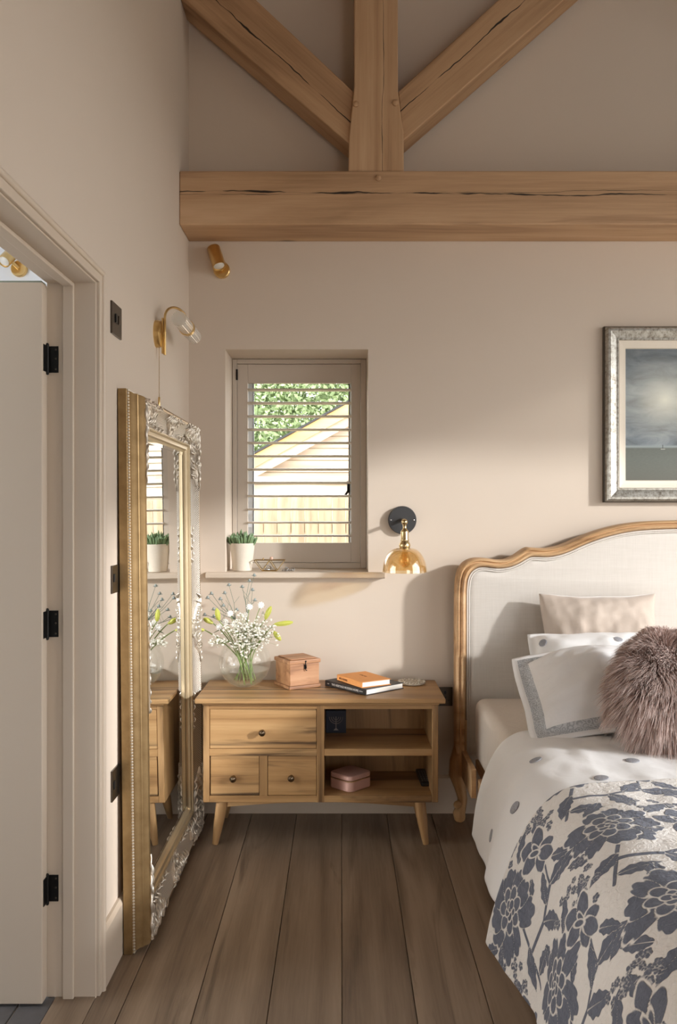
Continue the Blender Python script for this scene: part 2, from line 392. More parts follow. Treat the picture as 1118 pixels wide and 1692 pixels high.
# ---------------- oak roof truss
tr = thing('roof_truss', 'oak roof truss with tie beam, king post and two struts against the end wall', 'truss', (.15, 3.76, 2.65))
me = MB().box(-1.95, 1.95, 0, .238, -.118, .118)
tb = me.build('tie_beam', 'tie_beam_oak', bevel=.006); tb.location = (XL+1.95, 3.762, 2.768); tb.rotation_euler = (0, 0, 0)
tb.parent = tr; tb.matrix_parent_inverse = W(tr).inverted()
mb = MB(); zb = 2.886
pl = [(.032, zb), (.276, zb), (.274, 3.06), (.262, 3.14), (.250, 3.24), (.248, 4.62), (.06, 4.62), (.058, 3.26), (.048, 3.16), (.036, 3.04)]
mb.prism([(x-.154, z-3.5) for x, z in pl], 0, .205)
kp = mb.build('king_post', 'post_oak', bevel=.005); kp.location = (.154, 3.772, 3.5); kp.parent = tr; kp.matrix_parent_inverse = W(tr).inverted()
def brace(p_lo, p_hi, q_lo, q_hi, ext):       # lower front edge (p) and upper front edge (q), inner end to frame top
    p0, p1, q0, q1 = [Vector((a, 0, b)) for a, b in (p_lo, p_hi, q_lo, q_hi)]
    d = (p1-p0).normalized(); e = (q1-q0).normalized()
    p1 = p1+d*ext; q1 = q1+e*ext
    c = (p0+q0)/2; ang = math.atan2(d.z+e.z, d.x+e.x)
    R = Matrix.Rotation(-ang, 4, 'Y'); Ri = R.inverted()      # local x along the timber
    loc = [Ri @ (v-c) for v in (p0, p1, q1, q0)]
    mb = MB(); mb.prism([(v.x, v.z) for v in loc], 0, .165)
    o = mb.build('strut', 'brace_oak', bevel=.005); o.location = (c.x, 3.797, c.z); o.rotation_euler = (0, -ang, 0)
    o.parent = tr; o.matrix_parent_inverse = W(tr).inverted(); return o
brace((.040, 3.015), (-.705, 3.654), (.057, 3.248), (-.374, 3.654), .012)
brace((.274, 3.03), (.985, 3.654), (.252, 3.248), (.694, 3.654), .45)
for x, z, y in ((.066, 3.18, 3.772), (.238, 3.185, 3.772), (.163, 2.852, 3.762)):
    mb = MB(); mb.lathe([(.0135, 0), (.0125, .009), (.006, .014)], (0,0,0), 12, Matrix.Rotation(math.pi/2, 4, 'X'))
    o = mb.build('peg', 'post_oak', smooth=True); o.location = (x, y, z); o.parent = tr; o.matrix_parent_inverse = W(tr).inverted()

# ---------------- window with plantation shutter
win = thing('window_1', 'small deep-set window with a greige plantation shutter over timber-clad view', 'window', (-.2, 4.2, WZ0)); win['kind'] = 'structure'
SY = 4.26
fx0, fx1, fz0, fz1 = WX0+.002, WX1-.002, 1.1165, WZ1-.002
def rect_frame(name, x0, x1, z0, z1, wl, wr, wt, wb, y0, y1, mat, parent, bevel=.002):
    mb = MB(); mb.box(x0, x0+wl, y0, y1, z0, z1); mb.box(x1-wr, x1, y0, y1, z0, z1); mb.box(x0+wl, x1-wr, y0, y1, z1-wt, z1); mb.box(x0+wl, x1-wr, y0, y1, z0, z0+wb)
    return mb.build(name, mat, parent, bevel=bevel)
rect_frame('shutter_frame', fx0, fx1, fz0, fz1, .022, .027, .022, .026, SY-.012, SY+.05, 'shutter_paint', win)
px0, px1, pz0, pz1 = fx0+.0235, fx1-.0285, fz0+.0275, fz1-.0235
lx0, lx1, lz0, lz1 = PX(409, 0, SY).x, PX(580, 0, SY).x, PX(0, 897, SY).z, PX(0, 633, SY).z
panel = rect_frame('shutter_panel', px0, px1, pz0, pz1, lx0-px0, px1-lx1, pz1-lz1, lz0-pz0, SY, SY+.028, 'shutter_paint', win)
# raised stiles (rails sit a hair behind)
for a, b in ((px0, lx0), (lx1, px1)): bx('stile', a, b, SY-.0015, SY+.004, pz0, pz1, 'shutter_paint', panel, bevel=.001)
prof = [(.031*math.cos(t), .0056*math.sin(t)) for t in [2*math.pi*i/14 for i in range(14)]]
mb = MB(); mb.prism([(a, b) for a, b in prof], lx0+.001, lx1-.001, 'yz'); sme = mb.mesh('louvre'); sme.materials.append(M['shutter_paint']); sme.polygons.foreach_set('use_smooth', [True]*len(sme.polygons))
try: sme.set_sharp_from_angle(angle=math.radians(50))
except Exception: pass
for i in range(12):
    py = 644.5+i*21.9
    o = bpy.data.objects.new('louvre', sme); COL.objects.link(o); o.location = (0, SY+.014, PX(0, py, SY+.014).z); o.rotation_euler = (math.radians(-2), 0, 0)
    o.parent = panel; o.matrix_parent_inverse = W(panel).inverted()
bx('shutter_hinge', px0-.006, px0+.003, SY-.016, SY-.004, 2.045, 2.098, 'black_iron', win, bevel=.001)
rect_frame('casement', WX0+.01, WX1-.01, WZ0+.005, WZ1-.01, .085, .075, .085, .085, YB+.345, YB+.39, 'cool_white_paint', win)
gl = bx('pane', WX0+.09, WX1-.08, YB+.36, YB+.368, WZ0+.085, WZ1-.09, 'window_glass', win, bevel=0)
rect_frame('glazing_gasket', WX0+.094, WX1-.084, WZ0+.089, WZ1-.094, .004, .004, .004, .004, YB+.343, YB+.347, 'black_plastic', win, bevel=0)
mb = MB(); mb.box(.030, .045, YB+.335, YB+.347, 1.49, 1.55); mb.tube([(.038, YB+.33, 1.545), (.036, YB+.32, 1.50), (.02, YB+.318, 1.475)], .006, 8)
mb.build('window_handle', 'black_iron', win)
sill = MB(); sill.box(WX0+.001, WX1-.001, YB-.0005, YB+.395, 1.1055, 1.116)
sill.prism([(YB-.042, 1.093), (YB-.042, 1.109), (YB-.036, 1.116), (YB-.0005, 1.116), (YB-.0005, 1.0885), (YB-.037, 1.0885)], -.622, .202, 'yz')
sill.build('window_sill', 'trim_paint', win)

# ---------------- outside
struct(MB().box(XR+.2, 8.5, 2.17, 5.2, 2.75, 2.78).build('added_sun_canopy', 'canopy_filter_glass'))  # unseen canopy added to dim the sun high on the back wall
simple('terrace_stone', (120, 112, 98), .8, var=.15, vs=6)
gk = simple('lawn', (96, 112, 62), .9, var=.3, vs=8)
struct(MB().box(XR+.2, 30, -30, 30, -.2, -.12).build('ground_terrace', 'terrace_stone'))
struct(MB().box(-40, XR+.2, YB+T, 40, -.35, -.25).build('ground_garden', 'lawn'))
fence = thing('garden_fence', 'pale upright-board timber fence seen low through the shutter', 'fence', (-.6, 7.4, -.25))
FT = PX(0, 822, 7.4).z
for i in range(24):
    x = -2.2+i*.118
    bx('fence_board', x+.0025, x+.1155, 7.40+.006*(i % 2), 7.42+.006*(i % 2), -.25, FT+random.uniform(-.004, .004), 'fence_wood', fence, bevel=.002)
bx('fence_rail', -2.2, .65, 7.43, 7.47, FT-.30, FT-.22, 'fence_wood', fence)
shed = thing('garden_building', 'pale timber-clad outbuilding with sloping gable roof seen through the shutter', 'building', (1.0, 10.0, -.25))
BY = 10.0
e0, e1 = PX(405, 762, BY), PX(600, 655, BY); sl = (e1.z-e0.z)/(e1.x-e0.x); xr = 2.2
def roofz(x): return e0.z+sl*(x-e0.x)
bz = .14; zc = -.25; i = 0
while zc < roofz(xr):
    zt = zc+bz; x_lo = max(e0.x+.10, e0.x+(zt-.10-e0.z)/sl+.10)
    if x_lo < xr:
        mb = MB(); mb.prism([(BY-.012, zc), (BY+.02, zc), (BY+.02, zt), (BY+.006, zt)], x_lo, xr, 'yz'); mb.build('cladding_board', 'cladding_wood', shed)
    zc = zt; i += 1
L = math.hypot(xr-e0.x+.3, (xr-e0.x+.3)*sl); ang = math.atan(sl)
def along(name, off, wid, y0, y1, mat):
    mb = MB(); mb.box(-.3, L, y0, y1, off-wid, off, Matrix.Translation((e0.x, 0, e0.z)) @ Matrix.Rotation(-ang, 4, 'Y')); mb.build(name, mat, shed)
along('barge_board', .0, .13, BY-.16, BY-.12, 'barge_wood'); along('fascia_board', -.13, .10, BY-.13, BY-.10, 'cladding_wood'); along('roof_slab', .025, .022, BY-.2, BY+3.0, 'black_enamel')
along('soffit_board', -.10, .03, BY-.12, BY+.02, 'barge_wood')
bx('wall_cap_rail', -1.3, 1.4, 8.6, 8.66, PX(0, 797, 8.6).z, PX(0, 787, 8.6).z, 'cladding_wood', shed)
# tree behind: trunk and a leaf cloud
simple('leaf_green', (158, 174, 128), .8, var=.4, vs=1.6); simple('bark', (86, 70, 54), .9)
tree = thing('garden_tree', 'leafy green tree rising behind the timber outbuilding', 'tree', (-1.6, 15.5, -.25))
mb = MB(); mb.tube([(-1.6, 15.5, -.25), (-1.55, 15.5, 1.6), (-1.7, 15.4, 3.2), (-1.5, 15.5, 5.0)], [.22, .17, .12, .05], 10); mb.build('trunk', 'bark', tree, smooth=True)
n = 42000; c = RNG.normal(size=(n, 3)); c /= np.linalg.norm(c, axis=1)[:, None]
blobs = np.array([(-3.2, 15.2, 2.2, 1.2), (-2.1, 15.0, 3.1, 1.3), (-1.0, 15.4, 2.6, 1.2), (-.2, 15.6, 3.5, 1.2), (.6, 15.8, 4.1, 1.1), (-1.6, 15.6, 4.4, 1.3), (-2.6, 15.4, 1.0, 1.0), (-1.3, 15.2, 1.3, 1.1)])
bi = RNG.integers(0, len(blobs), n); pos = blobs[bi, :3]+c*blobs[bi, 3][:, None]*(RNG.random(n)**.35)[:, None]
a = RNG.normal(size=(n, 3)); a /= np.linalg.norm(a, axis=1)[:, None]; b2 = np.cross(a, RNG.normal(size=(n, 3))); b2 /= np.linalg.norm(b2, axis=1)[:, None]
sz = (.035+.035*RNG.random(n))[:, None]
V = np.stack([pos-a*sz, pos+b2*sz*.5, pos+a*sz, pos-b2*sz*.5], 1).reshape(-1, 3)
me = bpy.data.meshes.new('foliage'); me.from_pydata(V.tolist(), [], np.arange(4*n).reshape(-1, 4).tolist()); o = link('foliage', me, 'leaf_green', tree); o['kind'] = 'stuff'
# ================================================================== SIDEBOARD
def cxx(zx): return -.576+(zx-62)*.001042
def czz(zy): return .18+(647-zy)*.001042
CF, CB = 3.60, 3.955
cab = thing('sideboard', 'low honey mango-wood sideboard with three drawers and two open shelves under the window', 'sideboard', (-.086, 3.77, 0))
bx('top_slab', -.606, .434, 3.568, 3.975, .600, .620, 'mango_wood', cab, .004)
bx('under_moulding', cxx(58), cxx(1009), CF-.004, CB, .588, .600, 'mango_wood', cab, .002)
for a, b in ((62, 87), (980, 1005)): bx('side_panel', cxx(a), cxx(b), CF, CB, .18, .589, 'mango_wood_upright', cab, .003)
bx('divider', cxx(518), cxx(548), CF+.001, CB-.012, .18, .589, 'mango_wood_upright', cab, .002)
bx('bottom_board', cxx(87), cxx(980), CF+.002, CB-.012, .18, czz(620), 'mango_wood', cab, .002)
bx('top_rail', cxx(87), cxx(980), CF+.002, CF+.03, czz(272), .589, 'mango_wood', cab, .001)
bx('drawer_rail', cxx(87), cxx(518), CF+.002, CB-.012, czz(460), czz(432), 'mango_wood', cab, .001)
bx('shelf_board', cxx(548), cxx(980), CF+.001, CB-.012, czz(460), czz(432), 'mango_wood', cab, .002)
bx('drawer_post', cxx(288), cxx(320), CF+.002, CB-.012, czz(620), czz(460), 'mango_wood_upright', cab, .001)
hx, hr = cxx(745), .030
mb = MB(); arc = [(hx+hr*math.cos(t), .572-hr*math.sin(t)) for t in [math.pi*i/14 for i in range(15)]]
mb.prism([(cxx(87), .18), (cxx(980), .18), (cxx(980), .589), (hx+hr, .589)]+arc+[(hx-hr, .589), (cxx(87), .589)], CB-.012, CB)
mb.build('back_panel', 'mango_wood_upright', cab)
def drawer(x0, x1, z0, z1, kx, kz):
    d = bx('drawer_front', cxx(x0)+.0015, cxx(x1)-.0015, CF+.004, CF+.022, czz(z1)+.0015, czz(z0)-.0015, 'mango_wood', cab, .002)
    mb = MB(); mb.lathe([(.009, 0), (.006, .006), (.0065, .012), (.013, .018), (.0146, .025), (.012, .032), (.004, .036)], (cxx(kx), CF+.004, czz(kz)), 20, Matrix.Rotation(math.pi/2, 4, 'X'))
    mb.build('knob', 'dark_knob_metal', d, smooth=True)
    bx('drawer_box', cxx(x0)+.008, cxx(x1)-.008, CF+.023, CB-.03, czz(z1)+.006, czz(z0)-.02, 'mango_wood_deep', d, 0)
drawer(87, 518, 272, 432, 300, 363); drawer(90, 288, 460, 620, 184, 547); drawer(320, 518, 460, 620, 416, 545)
def leg(x0, x1, y0, y1):      # top and bottom centres
    mb = MB(); mb.tube([(x0, y0, .185), (x0+(x1-x0)*.5, y0+(y1-y0)*.5, .09), (x1, y1, .0)], [.0255, .0215, .0125], 16); mb.build('leg', 'mango_wood_upright', cab, smooth=True)
leg(cxx(136), cxx(108), CF+.035, CF+.017); leg(cxx(932), cxx(957), CF+.035, CF+.017); leg(cxx(136), cxx(108), CB-.04, CB-.02); leg(cxx(932), cxx(957), CB-.04, CB-.02)
mb = MB(); n = 24; arcp = [(cxx(150)+(cxx(915)-cxx(150))*i/n, .181-.028+.020*math.sin(math.pi*i/n)) for i in range(n+1)]
mb.prism([(cxx(150), .181), *arcp, (cxx(915), .181)], CF+.028, CF+.046); mb.build('apron', 'mango_wood', cab)

# ---- things on and in the sideboard
TOP = .6203
def rotbox(o): return o
box = thing('wooden_box', 'small reddish wooden keepsake box with metal hook on the sideboard', 'box', (-.222, 3.745, TOP), (0, 0, math.radians(30)))
bx('box_body', .002, .146, .002, .146, .014, .108, 'box_wood', box, .002, True)
bx('plinth', -.004, .152, -.004, .152, 0, .014, 'box_wood', box, .003, True)
lid = bx('lid', -.004, .152, -.004, .152, .1085, .126, 'box_wood', box, .004, True)
bx('lid_panel', .010, .138, .010, .138, .126, .131, 'box_wood', lid, .003, True)
mb = MB(); mb.box(.070, .082, -.0008, .001, .085, .104); mb.tube([(.076, -.002, .118), (.074, -.006, .105), (.079, -.005, .093), (.074, -.006, .082), (.080, -.008, .079)], .0022, 8); mb.ell((.076, -.0035, .118), .0045)
mb.build('latch_hook', 'black_iron', box, local=True, smooth=True)
def book(name, label, loc, ang, sp, dp, th, cover, z):      # local: origin front corner, x along page edge, y along spine
    b = thing(name, label, 'book', (loc[0], loc[1], z), (0, 0, ang))
    bx('page_block', .006, dp-.004, .004, sp-.004, .003, th-.003, 'page_paper', b, .0005, True)
    mb = MB(); mb.box(.002, dp, 0, sp, 0, .0028); mb.box(.002, dp, 0, sp, th-.0028, th); mb.prism([(0, .001), (.004, 0), (.005, th), (0, th-.001)], 0, sp, 'xz')
    mb.build('cover', cover, b, True, bevel=.0006); return b
simple('page_paper', (236, 231, 222), .8); simple('black_cover', (46, 43, 42), .5); simple('orange_cloth', (214, 146, 82), .75, var=.08, vs=60, bump=.1, bs=500)
b1 = book('hardback_book', 'large black hardback book lying flat on the sideboard under an orange book', (.105, 3.632), math.radians(40.5), .27, .224, .026, 'black_cover', TOP)
S = Matrix(((0, 0, -1, -.0012), (-1, 0, 0, .135), (0, 1, 0, .013), (0, 0, 0, 1)))     # on the spine, reading along -y
text('spine_title', 'THE HERITAGE MODERN HOME', .0135, 'white_print', b1, Matrix.Translation((0, .0, 0)) @ S, sx=.92)
for dy, s in ((.112, 'NEW'), (-.105, 'EDITION')): text('spine_imprint', s, .006, 'white_print', b1, Matrix.Translation((0, dy, 0)) @ S)
b2 = book('hardback_book', 'smaller orange cloth-bound book stacked on top of the black book', (.088, 3.655), math.radians(31), .205, .150, .026, 'orange_cloth', TOP+.0263)
simple('brown_print', (120, 66, 30), .7)
S2 = Matrix(((0, 0, -1, -.0012), (-1, 0, 0, .15), (0, 1, 0, .013), (0, 0, 0, 1)))
text('spine_title', 'ART & TEXTILES', .012, 'brown_print', b2, S2, sx=.8)
T2 = Matrix(((0, -1, 0, .085), (1, 0, 0, .12), (0, 0, 1, .0262), (0, 0, 0, 1)))
text('cover_title', 'TEXTILES', .014, 'brown_print', b2, T2)
simple('pressed_glass', (206, 196, 178), .25, 0.2, var=.5, vs=120, bump=1.0, bs=160)
co = thing('glass_coaster', 'round textured pressed-glass coaster beside the books', 'coaster', (.318, 3.885, TOP))
mb = MB(); mb.lathe([(.054, 0), (.062, .004), (.063, .010), (.056, .011), (.03, .009), (.004, .010)], (0,0,0), 36); mb.build('dish', 'pressed_glass', co, True, smooth=True)
mb = MB()
for i in range(24): a = 2*math.pi*i/24; mb.ell((.058*math.cos(a), .058*math.sin(a), .0105), .0045, None, 6, 4)
for i in range(14): a = 2*math.pi*i/14; mb.ell((.036*math.cos(a), .036*math.sin(a), .0095), .005, None, 6, 4)
mb.build('beaded_pattern', 'pressed_glass', co, True, smooth=True)['kind'] = 'stuff'
# upper shelf: blue box with candelabrum print; lower shelf: pink case and remote control
simple('navy_card', (26, 32, 52), .5); simple('grey_print', (150, 140, 136), .6)
nb = thing('printed_card_box', 'navy box with pale seven-branched candelabrum print on the upper shelf', 'box', (-.022, 3.86, czz(432)))
bx('carton', -.045, .045, 0, .045, 0, .100, 'navy_card', nb, .001, True)
mb = MB()
for r in (.012, .021, .030):
    mb.tube([(r*math.cos(t), -.0006, .072-r*math.sin(t)) for t in [math.pi*i/20 for i in range(21)]], .0014, 4)
mb.box(-.0015, .0015, -.0012, 0, .018, .074); mb.prism([(-.012, .012), (.012, .012), (.008, .016), (.002, .022), (-.002, .022), (-.008, .016)], -.0012, 0); mb.build('candelabrum_print', 'grey_print', nb, True)
simple('pink_leatherette', (206, 164, 152), .5, bump=.12, bs=400)
pc = thing('jewellery_case', 'blush pink zipped jewellery case on the lower shelf', 'case', (.041, 3.728, czz(620)+.0003), (0, 0, math.radians(46)))
def rrect(w, h, r, n=6):
    pts = []
    for cx_, cy_, a0 in ((w/2-r, h/2-r, 0), (-w/2+r, h/2-r, 90), (-w/2+r, -h/2+r, 180), (w/2-r, -h/2+r, 270)):
        for i in range(n+1):
            a = math.radians(a0+90*i/n); pts.append((cx_+r*math.cos(a), cy_+r*math.sin(a)))
    return pts
mb = MB(); mb.prism(rrect(.138, .132, .024), 0, .042, 'xy'); mb.build('case_body', 'pink_leatherette', pc, True, bevel=.003)
mb = MB(); mb.prism(rrect(.137, .131, .024), .0445, .066, 'xy'); ld = mb.build('case_lid', 'pink_leatherette', pc, True, bevel=.005)
mb = MB(); mb.tube([(*p, .0433) for p in rrect(.136, .130, .024)], .0015, 6, True); mb.build('zip', 'brass', pc, True, smooth=True)
rc = thing('remote_control', 'black remote control lying on the lower shelf beside the right side panel', 'remote', (.368, 3.72, czz(620)+.0003), (math.radians(3), 0, math.radians(3)))
mb = MB(); mb.prism([(x, y+.09) for x, y in rrect(.042, .18, .01)], 0, .016, 'xy'); mb.build('remote_body', 'black_plastic', rc, True, bevel=.003)
simple('button_grey', (120, 120, 118), .5)
for r_ in range(6):
    for c_ in range(3): MB().ell((-.012+.012*c_, .03+.022*r_, .0165), (.0036, .0045, .0015)).build('button', 'button_grey', rc, True, smooth=True)

# ---- vase with flowers
VX, VY = -.425, 3.805
vase = thing('glass_vase', 'clear spherical glass vase half filled with water holding the mixed bouquet', 'vase', (VX, VY, TOP))
R = .115; prof = []
for i in range(25):
    a = -math.pi/2+.36+(math.pi-.36-.62)*i/24; prof.append((R*math.cos(a), R*.98+R*.98*math.sin(a)))
inner = [(max(r-.003, .001), z+.0015) for r, z in prof]
mb = MB(); mb.lathe([(.001, prof[0][1])]+prof+[(prof[-1][0]+.001, prof[-1][1]+.004), (prof[-1][0]-.002, prof[-1][1]+.004), (prof[-1][0]-.003, prof[-1][1])], (0,0,0), 48, cap=False); mb.build('glass_globe', 'clear_glass', vase, True, smooth=True)
wl = [p for p in inner if p[1] < .078]; mb = MB(); mb.lathe([(.001, wl[0][1]+.003)]+[(r-.001, z+.002) for r, z in wl]+[(wl[-1][0]-.001, .080), (.001, .080)], (0,0,0), 36, cap=False); mb.build('water', 'vase_water', vase, True, smooth=True)
simple('stem_green', (128, 146, 84), .6); simple('leaf_dark', (70, 88, 56), .6); simple('bud_yellow', (196, 198, 92), .5, var=.12, vs=30); simple('petal_white', (238, 236, 230), .6); simple('thistle_blue', (148, 156, 152), .7, var=.2, vs=200); simple('thistle_stem', (120, 132, 116), .7); simple('bud_white', (234, 230, 218), .6)
VZ = TOP+.185       # neck of the vase
def stem_to(tip, base=None, bend=.03, n=10):
    a = random.uniform(0, 6.28); base = base or Vector((VX+.05*math.cos(a), VY+.05*math.sin(a), TOP+.018+random.random()*.02))
    neck = Vector((VX+(base.x-VX)*-.35+(tip[0]-VX)*.15, VY+(base.y-VY)*-.35+(tip[1]-VY)*.15, VZ)); tip = Vector(tip); pts = []
    for i in range(n+1):
        t = i/n; pts.append(base*(1-t)**2+neck*2*t*(1-t)*1.0+tip*t**2)
    return pts
def flower_px(px, py, y): return PX(px, py, y)
def orient(d): return Vector(d).normalized().to_track_quat('Z', 'Y').to_matrix().to_4x4()
buds = [((338, 1041), (314, 1041), 3.78, 'pale green lily bud at the far left of the bouquet touching the mirror frame'),
        ((352, 1030), (336, 1022), 3.80, 'small green lily bud pointing left just above the leftmost bud'),
        ((362, 1026), (358, 1005), 3.74, 'plump upright yellow-green lily bud on the left of the bouquet'),
        ((438, 1024), (448, 1002), 3.76, 'slim upright yellow lily bud on the right of the bouquet'),
        ((452, 1032), (484, 1028), 3.74, 'long yellow lily bud pointing right from the bouquet'),
        ((452, 1043), (464, 1058), 3.74, 'yellow-green lily bud drooping at the right of the bouquet')]
for (bpx, tpx, yy, lab) in buds:
    b0, t0 = PX(*bpx, yy), PX(*tpx, yy-.01); d = t0-b0; Ld = d.length
    fo = thing('lily_bud', lab, 'flower', b0, group='lily buds in the bouquet')
    mb = MB(); mb.tube(stem_to(b0), [.0026]*10+[.0022], 6); mb.build('stem', 'stem_green', fo, smooth=True)
    mb = MB(); mb.lathe([(.0015, 0), (.006, .12*Ld), (.0095, .35*Ld), (.0105, .6*Ld), (.008, .82*Ld), (.002, 1.0*Ld)], b0, 12, orient(d)); 
    for q in range(3):
        a = q*2.094; rr = [.004, .0085, .0098, .0075, .002]; zz = [.06, .3, .6, .82, .98]
        pts = [b0+orient(d) @ Vector((r_*math.cos(a)*1.08, r_*math.sin(a)*1.08, z_*Ld)) for r_, z_ in zip(rr, zz)]; mb.tube(pts, .0022, 5)
    mb.build('bud', 'bud_yellow', fo, smooth=True)
# sea holly sprigs
hol = [([(349, 980), (343, 987), (364, 989), (369, 1000), (371, 979), (378, 966), (353, 1006)], 3.83, 'spiky blue sea-holly sprig rising at the left of the bouquet'),
       ([(417, 974), (421, 991), (412, 959), (400, 969), (420, 950)], 3.83, 'tall blue sea-holly sprig rising from the middle of the bouquet'),
       ([(391, 1007), (338, 1015), (353, 1018)], 3.86, 'short blue sea-holly sprig behind the white blossoms')]
for heads, yy, lab in hol:
    hp = [PX(a, b, yy+random.uniform(-.03, .03)) for a, b in heads]; mid = sum(hp, Vector())/len(hp); mid = mid*.35+Vector((VX, VY, VZ+.06))*.65
    fo = thing('sea_holly_sprig', lab, 'flower', mid, group='sea holly in the bouquet'); mb = MB(); mb.tube(stem_to(mid), .0018, 5)
    for h in hp:
        m2 = (mid+h)/2+Vector((random.uniform(-.015, .015), 0, -.006)); mb.tube([mid, m2, h], [.0015, .0012, .0009], 5)
        e = m2+Vector((random.uniform(-.03, .03), random.uniform(-.02, .02), .03)); mb.tube([m2, e], .0007, 4)
    mb.build('stem', 'thistle_stem', fo, smooth=True)
    for h in hp:
        mb = MB(); mb.ell(h, (.0062, .0062, .0072), None, 10, 6)
        for q in range(12):
            a = q*2*math.pi/12; dv = Vector((math.cos(a), math.sin(a), random.uniform(-.1, .5))); p = h+Vector((0, 0, -.006)); mb.tube([p, p+dv*.007, p+dv*.013], [.0014, .001, .0003], 4)
        mb.build('flower_head', 'thistle_blue', fo, smooth=True)
# white blossoms
wh = [((412, 1003), 'white daisy-like blossom at the top middle of the bouquet'), ((431, 1000), 'white daisy-like blossom at the upper right of the bouquet'), ((405, 1017), 'white daisy-like blossom just under the top middle one'),
      ((380, 1014), 'white ruffled blossom on the upper left of the bouquet'), ((372, 1028), 'white ruffled blossom on the left of the bouquet above the gypsophila'), ((387, 1031), 'white ruffled blossom at the left middle of the bouquet'), ((362, 1036), 'white ruffled blossom lowest on the left of the bouquet')]
for (a, b), lab in wh:
    c = PX(a, b, 3.74+random.random()*.05); fo = thing('white_blossom', lab, 'flower', c, group='white blossoms in the bouquet')
    mb = MB(); mb.tube(stem_to(c), .0017, 5); mb.build('stem', 'stem_green', fo, smooth=True)
    Rq = orient((random.uniform(-.4, .4), -1, random.uniform(.3, .9))); mb = MB()
    for ring, (nn, rad, tl) in enumerate(((9, .0125, .15), (8, .009, .6), (5, .005, 1.1))):
        for q in range(nn):
            an = 2*math.pi*q/nn+ring*.4; m = Rq @ Matrix.Rotation(an, 4, 'Z') @ Matrix.Rotation(-tl, 4, 'Y'); mb.ell(c+(m @ Vector((rad*.62, 0, 0))), (rad*.7, .0042, .0013), m, 7, 4)
    mb.build('petals', 'petal_white', fo, smooth=True)
# gypsophila sprays
gy = [((395, 1040), 'gypsophila spray filling the left front of the bouquet'), ((412, 1035), 'gypsophila spray in the centre of the bouquet'), ((432, 1045), 'gypsophila spray at the right of the bouquet'), ((360, 1060), 'wispy gypsophila spray hanging over the left rim of the vase'), ((408, 1062), 'gypsophila spray low over the vase mouth')]
for gi, ((a, b), lab) in enumerate(gy):
    c = PX(a, b, 3.75); fo = thing('gypsophila_spray', lab, 'flower', c, group='gypsophila in the bouquet'); mb = MB(); mb2 = MB()
    core = c*.55+Vector((VX, VY, VZ+.02))*.45; mb.tube(stem_to(core), .0014, 5)
    sp = (.066, .05, .050) if gi != 3 else (.045, .035, .022)
    for q in range(80 if gi != 3 else 40):
        p = c+Vector((random.gauss(0, .5)*sp[0], random.gauss(0, .5)*sp[1]-.01, random.gauss(0, .5)*sp[2])); mb.tube([core, (core+p)/2+Vector((0, 0, -.005)), p], .0005, 3)
        r_ = random.uniform(.0032, .0056)
        for w_ in range(2): mb2.ell(p+Vector((random.uniform(-.004, .004), random.uniform(-.004, .004), random.uniform(-.003, .003))), (r_, r_, r_*.8), None, 6, 4)
    mb.build('stems', 'stem_green', fo)['kind'] = 'stuff'; mb2.build('blossoms', 'bud_white', fo, smooth=True)['kind'] = 'stuff'
mb = MB()      # a couple of dark leaves
for (a, b), (a2, b2) in (((352, 1046), (368, 1038)), ((428, 1052), (418, 1044)), ((378, 1062), (390, 1072))):
    p, q = PX(a, b, 3.75), PX(a2, b2, 3.76); d = q-p; mb.ell((p+q)/2, (.006, .0015, d.length/2), orient(d), 8, 6)
lf = mb.build('bouquet_leaves', 'leaf_dark', vase, smooth=True); lf.name = 'leaf_tuft'; lf['kind'] = 'stuff'

# ---- on the window sill
SZ = 1.1163
simple('pale_clay', (214, 204, 188), .85, var=.06, vs=25, bump=.15, bs=120); simple('soil', (70, 56, 44), .95); simple('succulent_green', (116, 142, 102), .55, var=.25, vs=60)
pot = thing('potted_succulent', 'spiky green succulent in a pale clay pot on the window sill', 'plant', (-.466, 4.075, SZ))
mb = MB(); mb.lathe([(.041, 0), (.045, .002), (.0585, .128), (.0585, .131), (.054, .131), (.050, .115), (.002, .113)], (0,0,0), 32); mb.build('pot', 'pale_clay', pot, True, smooth=True)
mb = MB(); mb.lathe([(.001, .116), (.05, .1155)], (0,0,0), 24, cap=False); mb.build('soil', 'soil', pot, True)
mb = MB(); mb.lathe([(.0022, 0), (.0062, .012), (.0072, .026), (.0052, .042), (.0010, .056)], (0,0,0), 8); lme = mb.mesh('leaf'); lme.materials.append(M['succulent_green']); lme.polygons.foreach_set('use_smooth', [True]*len(lme.polygons))
for i in range(110):
    rr = math.sqrt((i+.5)/110)*.050; a = i*2.399963
    o = bpy.data.objects.new('leaf', lme); COL.objects.link(o); o.parent = pot
    o.location = (rr*math.cos(a), rr*math.sin(a), .112+random.random()*.018+(1-rr/.05)*.016); tl = rr/.05*.55+random.uniform(-.15, .15)
    o.rotation_euler = (Quaternion((0, 0, 1), a) @ Quaternion((0, 1, 0), tl)).to_euler(); s_ = random.uniform(.6, 1.0); o.scale = (s_, s_, s_)
tk = thing('trinket_box', 'geometric glass trinket box with thin brass edges on the window sill', 'trinket box', (-.335, 4.06, SZ))
hw, hd, hh = .055, .034, .052
B_ = [(-hw*.62, -hd*.7, .002), (hw*.62, -hd*.7, .002), (hw*.62, hd*.7, .002), (-hw*.62, hd*.7, .002)]; T_ = [(-hw*1.3, -hd, hh), (0, -hd*1.15, hh), (hw*1.3, -hd, hh), (hw*1.3, hd, hh), (0, hd*1.15, hh), (-hw*1.3, hd, hh)]
mb = MB()
for i in range(4): mb.tube([B_[i], B_[(i+1) % 4]], .0019, 6)
for i in range(6): mb.tube([T_[i], T_[(i+1) % 6]], .0019, 6)
